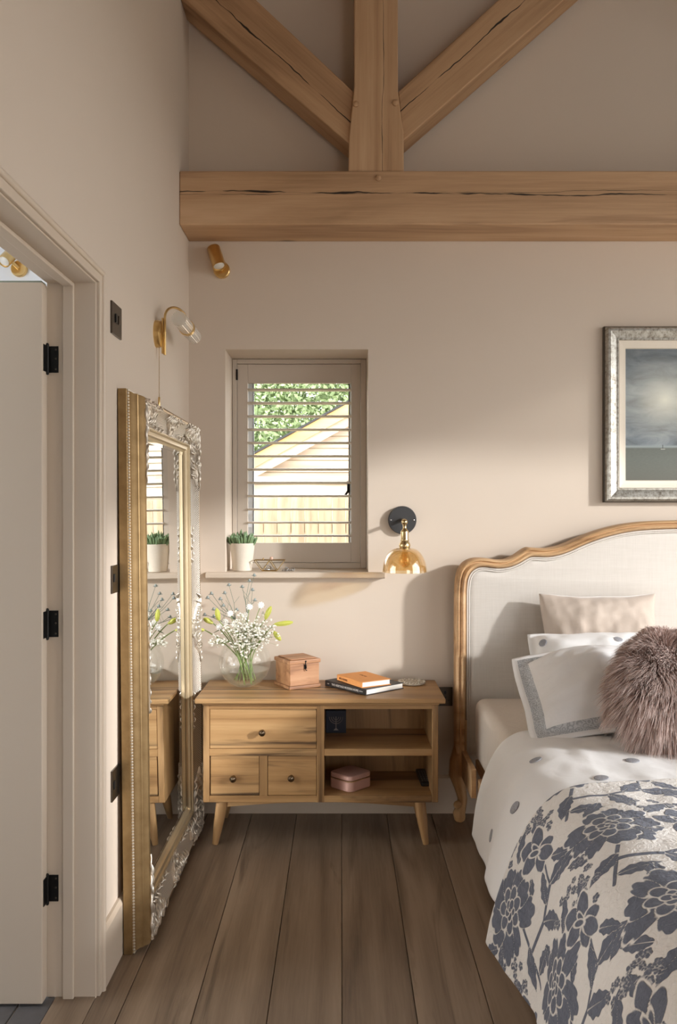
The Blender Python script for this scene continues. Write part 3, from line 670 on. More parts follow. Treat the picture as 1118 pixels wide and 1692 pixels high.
for bi_, ts in ((0, (0, 1)), (1, (1, 2)), (2, (3, 4)), (3, (4, 5))):
    for t_ in ts: mb.tube([B_[bi_], T_[t_]], .0019, 6)
mb.build('brass_edging', 'pale_brass', tk, True)
mb = MB(); mb.add(B_+T_, [(0, 4, 5), (0, 5, 1), (1, 5, 6), (2, 7, 8), (2, 8, 3), (3, 8, 9), (0, 3, 9, 4), (1, 6, 7, 2), (0, 1, 2, 3)]); mb.build('glass_panes', 'window_glass', tk, True)
simple('pink_bead', (206, 170, 150), .4)
mb = MB(); mb.ell((.008, -.006, hh+.008), .0085, None, 14, 9); mb.build('lid_knob', 'pink_bead', tk, True, smooth=True)
mb = MB(); mb.ell((-.030, -.004, hh+.005), .0048, None, 12, 8); mb.build('lid_stud', 'pale_brass', tk, True, smooth=True)
def ring(c, r, t, m): return MB().tube([Vector(c)+m @ Vector((r*math.cos(a), r*math.sin(a), 0)) for a in [2*math.pi*i/20 for i in range(20)]], t, 6, True)
for i, (c, r, lab) in enumerate((((-.345, 4.055, SZ+.016), .016, 'silver bangle lying inside the glass trinket box'), ((-.252, 4.052, SZ+.005), .014, 'silver ring-shaped earring on the sill right of the trinket box'), ((-.226, 4.040, SZ+.008), .010, 'small silver hoop at the right end of the sill jewellery'))):
    o = ring(c, r, .0028, Euler((.5+.5*i, .2, i)).to_matrix()).build('jewellery_ring', 'silver_metal', smooth=True); tag(o, lab, 'jewellery', 'jewellery on the sill')
cp = [Vector((-.275+.055*i/30, 4.055+.012*math.sin(i*.9), SZ+.003+.004*abs(math.sin(i*1.3)))) for i in range(31)]
mb = MB()
for p in cp: mb.ell(p, .0032, None, 8, 5)
tag(mb.build('beaded_necklace', 'silver_metal', smooth=True), 'silver beaded chain heaped on the sill right of the trinket box', 'jewellery', 'jewellery on the sill')
# ================================================================== LEANING MIRROR
k = N('antique_gold'); v = k.coord(); k.pr(Metallic=.85, Roughness=.38)
k.base(k.mix(k.noise(v, 22, 5), lin((124, 98, 64)), lin((186, 158, 114)))); k.bump(k.noise(v, 150, 4), .12, .002); M['antique_gold'] = k.m
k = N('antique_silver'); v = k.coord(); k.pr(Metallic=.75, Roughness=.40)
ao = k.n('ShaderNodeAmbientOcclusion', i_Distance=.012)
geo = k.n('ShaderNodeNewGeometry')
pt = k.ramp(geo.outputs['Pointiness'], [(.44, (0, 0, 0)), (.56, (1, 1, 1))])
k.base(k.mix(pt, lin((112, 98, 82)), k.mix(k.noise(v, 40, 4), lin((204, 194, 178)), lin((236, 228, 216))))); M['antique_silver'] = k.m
k = N('lattice_silver'); v = k.coord('Object', (1, 1, 1), False, (math.radians(45), 0, 0)); k.pr(Metallic=.7, Roughness=.42)
sp = k.n('ShaderNodeSeparateXYZ'); k.set(sp.inputs[0], v)
wa = k.math('SINE', k.math('MULTIPLY', sp.outputs[1], 900.0)); wb = k.math('SINE', k.math('MULTIPLY', sp.outputs[2], 900.0)); lt = k.math('MAXIMUM', wa, wb)
k.base(k.mix(k.math('MULTIPLY_ADD', lt, .5, .5), lin((140, 126, 110)), lin((222, 214, 202)))); k.bump(lt, .5, .002); M['lattice_silver'] = k.m
MW, MH = 1.088, 1.785
mir = thing('leaning_mirror', 'tall ornate gilt-framed mirror leaning on the left wall beside the sideboard', 'mirror', (-.6835, 2.714, .001), (0, -.0109, 0))
prof = [(0, 0), (0, .026), (.003, .028), (.006, .034), (.009, .035), (.010, .040), (.014, .047), (.016, .058), (.018, .060), (.020, .068), (.024, .077), (.030, .080), (.036, .079)]
face = [(.036, .079), (.040, .076), (.055, .066), (.075, .057), (.092, .051), (.100, .050)]
lip = [(.100, .050), (.103, .054), (.108, .055), (.112, .052), (.114, .047), (.120, .045), (.126, .044), (.130, .036), (.140, .030)]
def sweep(name, prof, Wd, Hd, mat, parent, org=(0, 0), smooth=True):        # local (depth, across, up)
    V = []; 
    for u, d in prof:
        V += [(d, org[0]+u, org[1]+u), (d, org[0]+Wd-u, org[1]+u), (d, org[0]+Wd-u, org[1]+Hd-u), (d, org[0]+u, org[1]+Hd-u)]
    f = [(i*4+c, i*4+(c+1) % 4, (i+1)*4+(c+1) % 4, (i+1)*4+c) for i in range(len(prof)-1) for c in range(4)]
    mb = MB(); mb.add(V, f); return mb.build(name, mat, parent, True, smooth=smooth, autos=25)
fr = sweep('frame', [(.14, 0)]+prof, MW, MH, 'antique_gold', mir)
sweep('carved_panel', face, MW, MH, 'lattice_silver', mir)
simple('pale_gilt', (186, 168, 136), .36, .6, var=.08, vs=30)
sweep('inner_moulding', lip, MW, MH, 'pale_gilt', mir)
bx('mirror_pane', .024, .030, .132, MW-.132, .132, MH-.132, 'mirror_glass', mir, 0, True)
sweep('bevel_strip', [(.138, .0312), (.150, .0308)], MW, MH, 'mirror_glass', mir, smooth=False)
bx('backing_board', .001, .020, .06, MW-.06, .06, MH-.06, 'black_enamel', mir, 0, True)
fu, fd = [p[0] for p in face], [p[1] for p in face]
def face_d(a, b):
    u = min(a, MW-a, b, MH-b); return float(np.interp(u, fu, fd))
def beads(name, u, d, step, r, mat):
    mb = MB()
    per = [((u, u), (MW-u, u)), ((MW-u, u), (MW-u, MH-u)), ((MW-u, MH-u), (u, MH-u)), ((u, MH-u), (u, u))]
    for (a0, b0), (a1, b1) in per:
        L = math.hypot(a1-a0, b1-b0); n = int(L/step)
        for i in range(n): t = i/n; mb.ell((d, a0+(a1-a0)*t, b0+(b1-b0)*t), (r, r, r), None, 6, 4)
    o = mb.build(name, mat, mir, True, smooth=True); o['kind'] = 'stuff'
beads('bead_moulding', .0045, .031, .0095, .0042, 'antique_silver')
def ornament(mirrored, org, ang, kind):
    # built flat in (p, q) with q inward from the frame edge; returned in mirror-local coordinates
    mb = MB(); sgn = -1 if mirrored else 1
    def to(p, q, h):
        p *= sgn; a = org[0]+p*math.cos(ang)-q*math.sin(ang); b = org[1]+p*math.sin(ang)+q*math.cos(ang); return (face_d(a, b)+h, a, b)
    def scroll(cp, cq, r0, turns, a0, r_t, dirn=1):
        pts = []; rs = []; n = int(18*turns)+8
        for i in range(n+1):
            t = i/n; r = r0*(1-t)**.8+.0015; g = a0+dirn*2*math.pi*turns*t; pts.append(to(cp+r*math.cos(g), cq+r*math.sin(g), .004+.006*t)); rs.append(r_t*(1-.55*t))
        mb.tube(pts, rs, 6)
    def leafl(cp, cq, L, wd, g, h=.004):
        n = 6; pts = [to(cp+L*t/n*math.cos(g+.06*t), cq+L*t/n*math.sin(g+.06*t), h+.006*math.sin(math.pi*t/n)) for t in range(n+1)]; mb.tube(pts, [wd*max(.12, math.sin(math.pi*(.12+.88*t/n))**.8) for t in range(n+1)], 6)
    def plaque(pts, cen, h=.005, hc=.009):
        n = len(pts); top = [to(p, q, h) for p, q in pts]; low = [to(p, q, -.004) for p, q in pts]
        mid = [to(cen[0]+(p-cen[0])*.6, cen[1]+(q-cen[1])*.6, (h+hc)/2) for p, q in pts]
        mb.add(low+top+mid+[to(*cen, hc)], [(i, (i+1) % n, n+(i+1) % n, n+i) for i in range(n)]+[(n+i, n+(i+1) % n, 2*n+(i+1) % n, 2*n+i) for i in range(n)]+[(2*n+i, 2*n+(i+1) % n, 3*n) for i in range(n)])
    if kind == 'corner':
        A = [(.036, .036), (.10, .036), (.16, .040), (.22, .038), (.285, .052), (.25, .066), (.235, .084), (.20, .078), (.17, .092), (.14, .086), (.11, .104)]
        plaque(A+[(.098, .098)]+[(q, p) for p, q in A[::-1][:-1]], (.075, .075))       # org is the corner, both arms
        for arm in (0, 1):
            f = (lambda p, q: (p, q)) if arm == 0 else (lambda p, q: (q, p))
            def S(cp, cq, *r): scroll(*f(cp, cq), *r)
            def Lf(cp, cq, L, wd, g): leafl(*f(cp, cq), L, wd, g if arm == 0 else math.pi/2-g)
            dr = 1 if arm == 0 else -1
            scroll(*f(.105, .058), .030, 1.6, (0 if arm == 0 else math.pi/2), .0065, dr); scroll(*f(.185, .050), .022, 1.4, (2.5 if arm == 0 else math.pi/2-2.5), .005, -dr); scroll(*f(.24, .062), .014, 1.2, .6, .004, dr)
            for q in range(7): Lf(.05+.030*q, .040+.004*(q % 2), .040, .0062, .35+.25*math.sin(q*2.1))
            for q in range(6): Lf(.07+.032*q, .092, .030, .0052, -.5-.2*(q % 3))
            pts = [to(*f(.03+.27*i/24, .034+.006*math.sin(i*1.1)), .003) for i in range(25)]; mb.tube(pts, [.006*(1-.6*i/24) for i in range(25)], 6)
        for q in range(9): g = q/8*math.pi/2; leafl(.052, .052, .05, .0085, g)
        mb.ell(to(.05, .05, .006), (.010, .014, .014), None, 10, 7)
    elif kind == 'middle':
        Bm = [(-.135, .037), (-.09, .036), (0, .036), (.09, .036), (.135, .037), (.10, .054), (.085, .070), (.05, .078), (.03, .092), (0, .106), (-.03, .092), (-.05, .078), (-.085, .070), (-.10, .054)]
        plaque(Bm, (0, .064))
        for sg in (-1, 1): mb.ell(to(sg*.062, .055, .008), (.006, .010, .010), None, 10, 7)
        for sg in (-1, 1):
            scroll(sg*.035, .055, .024, 1.5, 0 if sg > 0 else math.pi, .005, sg); scroll(sg*.075, .048, .016, 1.3, 2.0, .004, -sg); scroll(sg*.03, .088, .013, 1.2, 1.2, .0038, sg)
            for q in range(5): leafl(sg*(.02+.026*q), .040, .03, .005, (1.2-.22*q) if sg > 0 else math.pi-(1.2-.22*q))
            pts = [to(sg*(.12-.12*i/16), .040+.066*(i/16)**1.3, .003) for i in range(17)]; mb.tube(pts, .0042, 6)
        mb.ell(to(0, .072, .006), (.009, .013, .013), None, 10, 7); mb.ell(to(0, .05, .005), (.007, .009, .009), None, 8, 6)
    elif kind == 'run':        # running edge of small leaves
        mb.tube([to(-.085+.17*i/16, .094, .001) for i in range(17)], .003, 6)
        for q in range(6): leafl(-.075+.027*q, .094-.003*(q % 2), .024, .0045, .3*(-1)**q)
    else:
        mb.tube([to(-.085+.18*i/16, .040, .001) for i in range(17)], .003, 6)
        for q in range(6): scroll(-.07+.03*q, .040, .008, 1.1, q, .003)
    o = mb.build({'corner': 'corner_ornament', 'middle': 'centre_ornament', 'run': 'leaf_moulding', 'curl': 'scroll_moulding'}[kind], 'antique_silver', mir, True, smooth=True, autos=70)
    return o
for (a, b, g, m) in ((0, 0, 0, 0), (MW, 0, math.pi/2, 0), (MW, MH, math.pi, 0), (0, MH, -math.pi/2, 0)): ornament(m, (a, b), g, 'corner')
for (a, b, g) in ((MW/2, 0, 0), (MW, MH/2, math.pi/2), (MW/2, MH, math.pi), (0, MH/2, -math.pi/2)): ornament(0, (a, b), g, 'middle')
for t in (.30, .70):
    for (a, b, g) in ((MW*t, 0, 0), (MW, MH*t, math.pi/2), (MW*t, MH, math.pi), (0, MH*t, -math.pi/2)): ornament(0, (a, b), g, 'run')

# ================================================================== LIGHT FITTINGS AND PLATES
def spotlight(label, base, n, axis, ctr, rad=.031, length=.105, off=.05):
    b = Vector(base); n = Vector(n); ax = Vector(axis).normalized(); c = Vector(ctr)
    t = thing('wall_spotlight', label, 'spotlight', base)
    mb = MB(); mb.lathe([(.038, 0), (.038, .014), (.034, .018), (.001, .018)], b, 28, orient(n)); mb.build('base_plate', 'brass', t, smooth=True)
    mb = MB(); mb.tube([b+n*.012, b+n*off*.6, c], .008, 10); mb.build('arm', 'brass', t, smooth=True)
    mb = MB(); mb.lathe([(rad*.96, -length*.55), (rad, -length*.53), (rad, length*.45), (rad*.93, length*.45), (rad*.90, length*.40), (.001, length*.395)], c, 28, orient(ax)); cy = mb.build('lamp_cylinder', 'brass', t, smooth=True)
    mb = MB(); mb.lathe([(rad*.80, 0), (rad*.6, .004), (.001, .006)], c+ax*length*.40, 20, orient(ax)); mb.build('lens', 'frosted_lens', cy, smooth=True)
simple('frosted_lens', (220, 218, 210), .25)
spotlight('brass cylinder wall spotlight under the tie beam above the window', (-.552, YB, 2.515), (0, -1, 0), (.30, -.30, -.88), (-.569, 3.945, 2.556))
spotlight('brass cylinder spotlight on the bathroom wall above the open door', (-1.490, 4.0, 2.522), (0, -1, 0), (-.22, -.60, -.62), (-1.522, 3.935, 2.556), .029, .080, .04)
# tube sconce on the left wall
sc = thing('tube_wall_light', 'arched brass wall light holding a fluted glass tube above the mirror', 'wall light', (XL, 3.29, 2.08))
RX = Matrix.Rotation(math.pi/2, 4, 'Y')
mb = MB(); mb.lathe([(.052, 0), (.052, .006), (.050, .020), (.046, .023), (.001, .023)], (XL, 3.29, 2.075), 28, RX); mb.build('base_plate', 'brass', sc, smooth=True)
mb = MB(); mb.tube([(XL+.02, 3.29, 2.075), (XL+.036, 3.29, 2.075)], .008, 10); bxm = mb.box(XL+.023, XL+.029, 3.281, 3.299, 2.00, 2.135); mb.build('backstrap', 'brass', sc)
ax_, ay_, az_ = XL+.034, 3.29, 2.140
arm = [(ax_, ay_, 1.995), (ax_, ay_, 2.06), (ax_, ay_, az_)]
ex, ey = -.606, 3.40
for i in range(1, 13):
    g = math.pi*i/12; f = (1-math.cos(g))/2; arm.append((ax_+(ex-ax_)*f, ay_+(ey-ay_)*f, az_+.048*math.sin(g)))
arm.append((ex, ey, az_-.01))
mb = MB(); mb.tube(arm, .0048, 10); mb.build('arched_arm', 'brass', sc, smooth=True)
tx, tz = -.608, 2.122; fl_ = []
for i in range(48): r = .0275+(.0010 if i % 2 else -.0006); a = 2*math.pi*i/48; fl_.append((tx+r*math.cos(a), tz+r*math.sin(a)))
thin_glass('fluted_glass', (.95, .94, .92), .35, .10, .28)
ty0, ty1 = 3.235, 3.575
mb = MB(); mb.prism(fl_, ty0, ty1); mb.build('glass_tube', 'fluted_glass', sc, smooth=True, autos=20)
mb = MB(); mb.tube([(tx, ty0+.02, tz), (tx, ty1-.02, tz)], .014, 12); mb.build('inner_diffuser', 'frosted_lens', sc, smooth=True)
mb = MB(); mb.lathe([(.0288, -.012), (.031, -.012), (.031, .012), (.0288, .012)], (tx, ey, tz), 32, Matrix.Rotation(math.pi/2, 4, 'X')); mb.build('brass_ring', 'brass', sc, smooth=True)
mb = MB()
for i in range(36): mb.ell((XL+.012, 3.29, 2.022-.0052*i), .0019, None, 6, 4)
mb.tube([(XL+.012, 3.29, 2.022), (XL+.012, 3.29, 1.835)], .0006, 4); pcd = mb.build('pull_chain', 'pale_brass', sc); pcd['kind'] = 'stuff'
mb = MB(); mb.lathe([(.002, 0), (.0042, .004), (.0042, .05), (.002, .054)], (XL+.012, 3.29, 1.782), 12); mb.build('pull_toggle', 'brass', sc, smooth=True)
# amber glass bedside light
wl_ = thing('bedside_wall_light', 'wall light with black round plate, brass holder and amber glass bowl shade', 'wall light', (.284, YB, 1.355))
mb = MB(); mb.lathe([(.065, 0), (.065, .022), (.062, .026), (.001, .026)], (.284, YB, 1.357), 40, Matrix.Rotation(math.pi/2, 4, 'X')); rs_ = mb.build('wall_plate', 'black_enamel', wl_, smooth=True)
for sx in (-1, 1):
    mb = MB(); mb.ell((.284+sx*.053, YB-.026, 1.357), (.0042, .003, .0042), None, 8, 5); mb.build('screw', 'silver_metal', rs_, smooth=True)
lx, ly = .281, 3.80
mb = MB(); mb.tube([(.284, YB-.024, 1.357), (.283, 3.88, 1.357), (lx, 3.83, 1.355), (lx, 3.806, 1.343), (lx, ly, 1.325), (lx, ly, 1.30)], .0082, 12); mb.ell((lx, 3.808, 1.35), .014, None, 14, 9); mb.build('swivel_arm', 'pale_brass', wl_, smooth=True)
mb = MB(); mb.lathe([(.008, .088), (.012, .080), (.0165, .076), (.0175, .070), (.0175, .040), (.019, .037), (.019, .033), (.0175, .030), (.0235, .020), (.0255, .012), (.024, .002), (.020, -.004), (.001, -.005)], (lx, ly, 1.236), 28); mb.build('bulb_holder', 'pale_brass', wl_, smooth=True)
dome = [(.024, 0)]
for i in range(1, 15): g = math.pi/2*i/14; dome.append((.024+.0735*math.sin(g)**.9, -.106*(1-math.cos(g)**1.0)))
mb = MB(); mb.lathe(dome+[(.0945, -.106)]+[(r-.003, z-.001) for r, z in dome[::-1]], (lx, ly, 1.236), 44, cap=False); mb.build('glass_shade', 'amber_glass', wl_, smooth=True)
simple('filament', (230, 150, 70), .4)
mb = MB(); mb.lathe([(.012, 0), (.012, -.012), (.02, -.03), (.027, -.05), (.025, -.068), (.012, -.082), (.001, -.085)], (lx, ly, 1.232), 20, cap=False); bb = mb.build('bulb', 'amber_glass', wl_, smooth=True)
mb = MB(); mb.tube([(lx+.009*math.cos(i*.9), ly+.009*math.sin(i*.9), 1.21-.0022*i) for i in range(26)], .0009, 5); mb.build('filament_coil', 'filament', bb)
# switch and sockets
def plate_left(name, label, y0, y1, z0, z1, cat, dark=True):
    t = thing(name, label, cat, (XL, (y0+y1)/2, z0))
    p = bx('face_plate', XL, XL+.006, y0, y1, z0, z1, 'black_nickel', t, .001); return t
sw = plate_left('light_switch', 'bronze wall switch plate beside the bathroom door frame', 2.637, 2.752, 1.945, 2.045, 'switch')
bx('rocker', XL+.006, XL+.010, 2.672, 2.690, 1.985, 2.012, 'black_plastic', sw, .001); bx('rocker', XL+.006, XL+.010, 2.705, 2.723, 1.985, 2.012, 'black_nickel', sw, .001)
s1 = plate_left('wall_socket', 'black wall socket half hidden behind the mirror at mid height', 2.64, 2.726, 1.145, 1.231, 'socket'); bx('rocker', XL+.006, XL+.009, 2.655, 2.672, 1.18, 1.205, 'black_plastic', s1, .001)
s2 = plate_left('wall_socket', 'black wall socket half hidden behind the mirror near the floor', 2.64, 2.726, .505, .60, 'socket'); bx('rocker', XL+.006, XL+.009, 2.655, 2.672, .54, .565, 'black_plastic', s2, .001)
s3 = thing('wall_socket', 'dark metal double wall socket between sideboard and headboard', 'socket', (.47, YB, .5))
bx('face_plate', .372, .517, YB-.007, YB, .495, .582, 'black_nickel', s3, .001)
for x in (.40, .47): 
    bx('rocker', x+.008, x+.018, YB-.010, YB-.007, .55, .565, 'black_plastic', s3, .0005)
    for dx, dz in ((0, .518), (.026, .518), (.013, .532)): bx('socket_slot', x+dx, x+dx+.006, YB-.0078, YB-.007, dz, dz+.007, 'black_plastic', s3, 0)

# ================================================================== PAINTING
pa = thing('framed_painting', 'moonlit seascape painting in a wide silver frame above the bed', 'painting', (1.214, YB-.002, 1.439), (0, 0, -math.pi/2))
k = N('silver_leaf'); v = k.coord(); k.pr(Metallic=.7, Roughness=.36); k.base(k.ramp(k.noise(v, 60, 8, .75), [(.35, lin((112, 104, 92))), (.5, lin((168, 164, 154))), (.7, lin((200, 198, 192)))])); k.bump(k.noise(v, 220, 5), .15, .001); M['silver_leaf'] = k.m
simple('cream_liner', (226, 216, 200), .8, bump=.05, bs=400); simple('frame_edge', (70, 62, 52), .5)
PW, PH = 1.05, .812
def sweepP(name, prof, mat, inset=0):
    V = []
    for u, d in prof: V += [(d, u, u), (d, PW-u, u), (d, PW-u, PH-u), (d, u, PH-u)]
    f = [(i*4+c, i*4+(c+1) % 4, (i+1)*4+(c+1) % 4, (i+1)*4+c) for i in range(len(prof)-1) for c in range(4)]
    mb = MB(); mb.add(V, f); return mb.build(name, mat, pa, True, smooth=True, autos=22)
sweepP('outer_edge', [(.06, 0), (0, 0), (0, .022), (.004, .026)], 'frame_edge')
sweepP('frame', [(.004, .026), (.008, .040), (.014, .046), (.024, .047), (.046, .040), (.056, .034), (.058, .036), (.063, .036), (.066, .030)], 'silver_leaf')
sweepP('liner', [(.066, .030), (.068, .031), (.096, .020), (.099, .020), (.102, .0135)], 'cream_liner')
k = N('seascape'); tc = k.n('ShaderNodeTexCoord'); sp = k.n('ShaderNodeSeparateXYZ'); k.set(sp.inputs[0], tc.outputs['Object']); yy, zz = sp.outputs[1], sp.outputs[2]
cl = k.noise(k.coord('Object', (1, 1.0, 3.0)), 6, 6, .6, .6); fine = k.noise(k.coord('Object', (1, 6, 40)), 12, 4)
dist = k.math('SQRT', k.math('ADD', k.math('POWER', k.math('SUBTRACT', yy, .285), 2.0), k.math('MULTIPLY', k.math('POWER', k.math('SUBTRACT', zz, .475), 2.0), 1.3)))
sky = k.ramp(cl, [(.3, lin((84, 92, 97))), (.5, lin((122, 132, 138))), (.72, lin((152, 160, 162)))])
top = k.math('MULTIPLY', k.math('SUBTRACT', zz, .52), 5.0, clamp=True); sky = k.mix(k.math('MULTIPLY', top, .55), sky, lin((70, 74, 74)))
glow = k.ramp(dist, [(.0, (1, 1, 1)), (.035, (.75,)*3), (.13, (.25,)*3), (.24, (0, 0, 0))]); sky = k.mix(glow, sky, lin((226, 226, 210)))
sea = k.mix(fine, lin((84, 90, 84)), lin((108, 112, 102))); sea = k.mix(k.math('MULTIPLY', k.math('SUBTRACT', .2, zz), 7.0, clamp=True), sea, lin((86, 84, 72)))
hz = .262; col = k.mix(k.math('GREATER_THAN', zz, hz), sea, sky)
band = k.math('SUBTRACT', 1.0, k.math('MULTIPLY', k.math('ABSOLUTE', k.math('SUBTRACT', zz, hz-.004)), 110.0), clamp=True); col = k.mix(k.math('MULTIPLY', band, .8), col, lin((160, 172, 174)))
boat = k.math('MULTIPLY', k.math('LESS_THAN', k.math('ABSOLUTE', k.math('SUBTRACT', yy, .275)), .010), k.math('LESS_THAN', k.math('ABSOLUTE', k.math('SUBTRACT', zz, .246)), .0012)); col = k.mix(boat, col, lin((196, 196, 186)))
mast = k.math('MULTIPLY', k.math('LESS_THAN', k.math('ABSOLUTE', k.math('SUBTRACT', yy, .274)), .0014), k.math('LESS_THAN', k.math('ABSOLUTE', k.math('SUBTRACT', zz, .258)), .008)); col = k.mix(mast, col, lin((60, 60, 56)))
k.base(col); k.pr(Roughness=.5); M['seascape'] = k.m
bx('canvas', .008, .0135, .10, PW-.10, .10, PH-.10, 'seascape', pa, 0, True)
pa.location = (1.214, YB-.002, 1.439); pa.rotation_euler = (0, 0, -math.pi/2)      # local depth -> -y, across -> +x
# ================================================================== BED
HY = 3.88; XC = 1.546
bed = thing('upholstered_bed', 'french-style oak bed with curved linen headboard right of the sideboard', 'bed', (XC, 2.8, 0))
def hp(zx, zy): p = PX(740+zx*.338, 840+zy*.338, HY-.02); return (p.x, p.z)
outer = [(38, 1210), (38, 1000), (38, 700), (38, 450), (40, 372), (50, 312), (72, 272), (104, 251), (140, 243), (190, 245), (240, 254), (285, 252), (330, 232), (365, 206), (392, 191), (412, 193), (470, 198), (520, 192), (570, 178), (650, 142), (740, 106), (860, 76), (980, 63), (1118, 59), (1165, 58)]
inner = [(90, 1210), (90, 1000), (90, 700), (90, 470), (90, 400), (96, 345), (112, 312), (136, 294), (162, 287), (198, 288), (246, 296), (300, 290), (345, 272), (380, 250), (404, 238), (430, 236), (484, 240), (534, 233), (588, 216), (664, 180), (752, 147), (866, 117), (982, 104), (1118, 100), (1165, 99)]
O = [hp(*p) for p in outer]; I = [hp(*p) for p in inner]
mirx = lambda L: L+[(2*XC-x, z) for x, z in L[::-1][1:]] if abs(L[-1][0]-XC) < .03 else L+[(2*XC-x, z) for x, z in L[::-1]]
O = mirx(O); I = mirx(I)
def smooth_path(P, it=2):
    for _ in range(it):
        Q = [P[0]]
        for a, b in zip(P[:-1], P[1:]): Q += [(a[0]*.75+b[0]*.25, a[1]*.75+b[1]*.25), (a[0]*.25+b[0]*.75, a[1]*.25+b[1]*.75)]
        Q.append(P[-1]); P = Q
    return P
O = smooth_path(O); I = smooth_path(I)
cs = [(0, .075), (0, .012), (.06, .003), (.16, -.004), (.26, -.006), (.34, -.001), (.40, .004), (.48, .003), (.56, -.005), (.68, -.009), (.80, -.006), (.90, .004), (1.0, .014), (1.0, .075)]
V = []
for (ox, oz), (ix, iz) in zip(O, I):
    for t, d in cs: V.append((ox+(ix-ox)*t, HY-.02+d, oz+(iz-oz)*t))
m = len(cs); n = len(O)
mb = MB(); mb.add(V, [(i*m+j, i*m+(j+1) % m, (i+1)*m+(j+1) % m, (i+1)*m+j) for i in range(n-1) for j in range(m)])
hbf = mb.build('headboard_frame', 'bed_oak', bed, smooth=True, autos=35)
# linen panel with a soft pillow edge
k = N('oat_linen'); v = k.coord('Object', (1, 1, 1)); wv = k.n('ShaderNodeTexWave', bands_direction='Z', i_Scale=420.0, i_Distortion=2.0); k.set(wv.inputs['Vector'], v); wv2 = k.n('ShaderNodeTexWave', bands_direction='X', i_Scale=420.0, i_Distortion=2.0); k.set(wv2.inputs['Vector'], v)
slub = k.noise(k.coord('Object', (2, 2, 60)), 6, 4); slub2 = k.noise(k.coord('Object', (60, 2, 2)), 6, 4)
k.base(k.mix(k.math('MULTIPLY_ADD', slub, .5, k.math('MULTIPLY', slub2, .5)), lin((192, 185, 175)), lin((220, 214, 206)))); k.pr(Roughness=.9, Sheen_Weight=.2); k.bump(k.math('ADD', wv.outputs[1], wv2.outputs[1]), .15, .001); M['oat_linen'] = k.m
def inset_path(P, d):
    Q = []
    for i, p in enumerate(P):
        a, b = P[max(i-1, 0)], P[min(i+1, len(P)-1)]; tx, tz = b[0]-a[0], b[1]-a[1]; L = math.hypot(tx, tz) or 1; Q.append((p[0]+tz/L*d, p[1]-tx/L*d))
    return Q
rings = [(0.0, .045), (0.0, .016), (.006, .008), (.018, .002), (.04, -.003)]
V = []; F_ = []; nI = len(I)
for d, yo in rings: V += [(x, HY-.005+yo, z) for x, z in inset_path(I, d)]
for r_ in range(len(rings)-1):
    for i in range(nI-1): F_.append((r_*nI+i, r_*nI+i+1, (r_+1)*nI+i+1, (r_+1)*nI+i))
F_.append(tuple((len(rings)-1)*nI+i for i in range(nI)))
mb = MB(); mb.add(V, F_); pnl = mb.build('headboard_panel', 'oat_linen', bed, smooth=True, autos=60)
for dd, rr in ((.005, .0042), (.0135, .0036)):
    mb = MB(); mb.tube([(x, HY-.008, z) for x, z in inset_path(I, dd)], rr, 8); mb.build('piping', 'oat_linen', pnl, smooth=True)
# cabriole leg under the frame, side rail
def cableg(sgn):
    x0 = XC-sgn*(XC-.545)
    sp_ = [(.46, .0, .030), (.40, .0, .030), (.34, -.004*sgn, .031), (.27, -.018*sgn, .036), (.21, -.022*sgn, .036), (.15, -.006*sgn, .026), (.10, .004*sgn, .022), (.06, -.004*sgn, .024), (.035, -.012*sgn, .028), (.012, -.008*sgn, .026), (0, -.004*sgn, .020)]
    mb = MB(); mb.tube([(x0+dx, HY+.01, z) for z, dx, r in sp_], [r for _, _, r in sp_], 14); mb.ell((x0-.022*sgn, HY-.012, .08), (.018, .014, .018), None, 12, 8); mb.build('leg', 'bed_oak_upright', bed, smooth=True)
cableg(1); cableg(-1)
for sg in (1, -1):
    a, b = (.540, .562) if sg == 1 else (2*XC-.562, 2*XC-.540)
    bx('side_rail', a, b, 3.575, HY+.02, .205, .326, 'bed_oak', bed, .003); bx('side_rail', a+.03*sg, b+.03*sg, 1.78, 3.60, .17, .28, 'bed_oak', bed, .003)
bx('foot_rail', .60, 2*XC-.60, 1.74, 1.77, .17, .30, 'bed_oak', bed, .003)
for sg in (.62, 2*XC-.62):
    mb = MB(); mb.tube([(sg, 1.79, .2), (sg, 1.79, .1), (sg, 1.79, 0)], [.035, .028, .022], 12); mb.build('leg', 'bed_oak_upright', bed, smooth=True)
bx('slat_base', .60, 2*XC-.60, 1.77, 3.84, .25, .292, 'bed_oak', bed, 0)

# ---- linens
k = N('beige_sheet'); v = k.coord(); k.pr(Roughness=.9, Sheen_Weight=.15); k.base(lin((216, 204, 190))); k.bump(k.noise(k.coord('Object', (1, 1, .35)), 9, 5, .6, 1.5), .35, .02); M['beige_sheet'] = k.m
k = N('white_cotton'); k.pr(Roughness=.85, Sheen_Weight=.12); k.base(lin((240, 239, 237))); k.bump(k.noise(k.coord(), 7, 4, .45, .8), .30, .02); M['white_cotton'] = k.m
me = MB().box(.592, 2*XC-.592, 1.79, 3.835, .294, .572); mt = me.build('mattress', 'beige_sheet', bevel=.045, seg=5, smooth=True); tag(mt, 'thick mattress in a beige fitted sheet on the oak bed', 'mattress')
def profile(ctrl, n, dense=None):
    P = np.array(smooth_path(ctrl, 3)); L = np.concatenate([[0], np.cumsum(np.hypot(np.diff(P[:, 0]), np.diff(P[:, 1])))]); s = np.linspace(0, L[-1], n) if dense is None else np.concatenate([np.linspace(0, dense, n-60, endpoint=False), np.linspace(dense, L[-1], 60)])
    return np.stack([np.interp(s, L, P[:, 0]), np.interp(s, L, P[:, 1])], 1), s
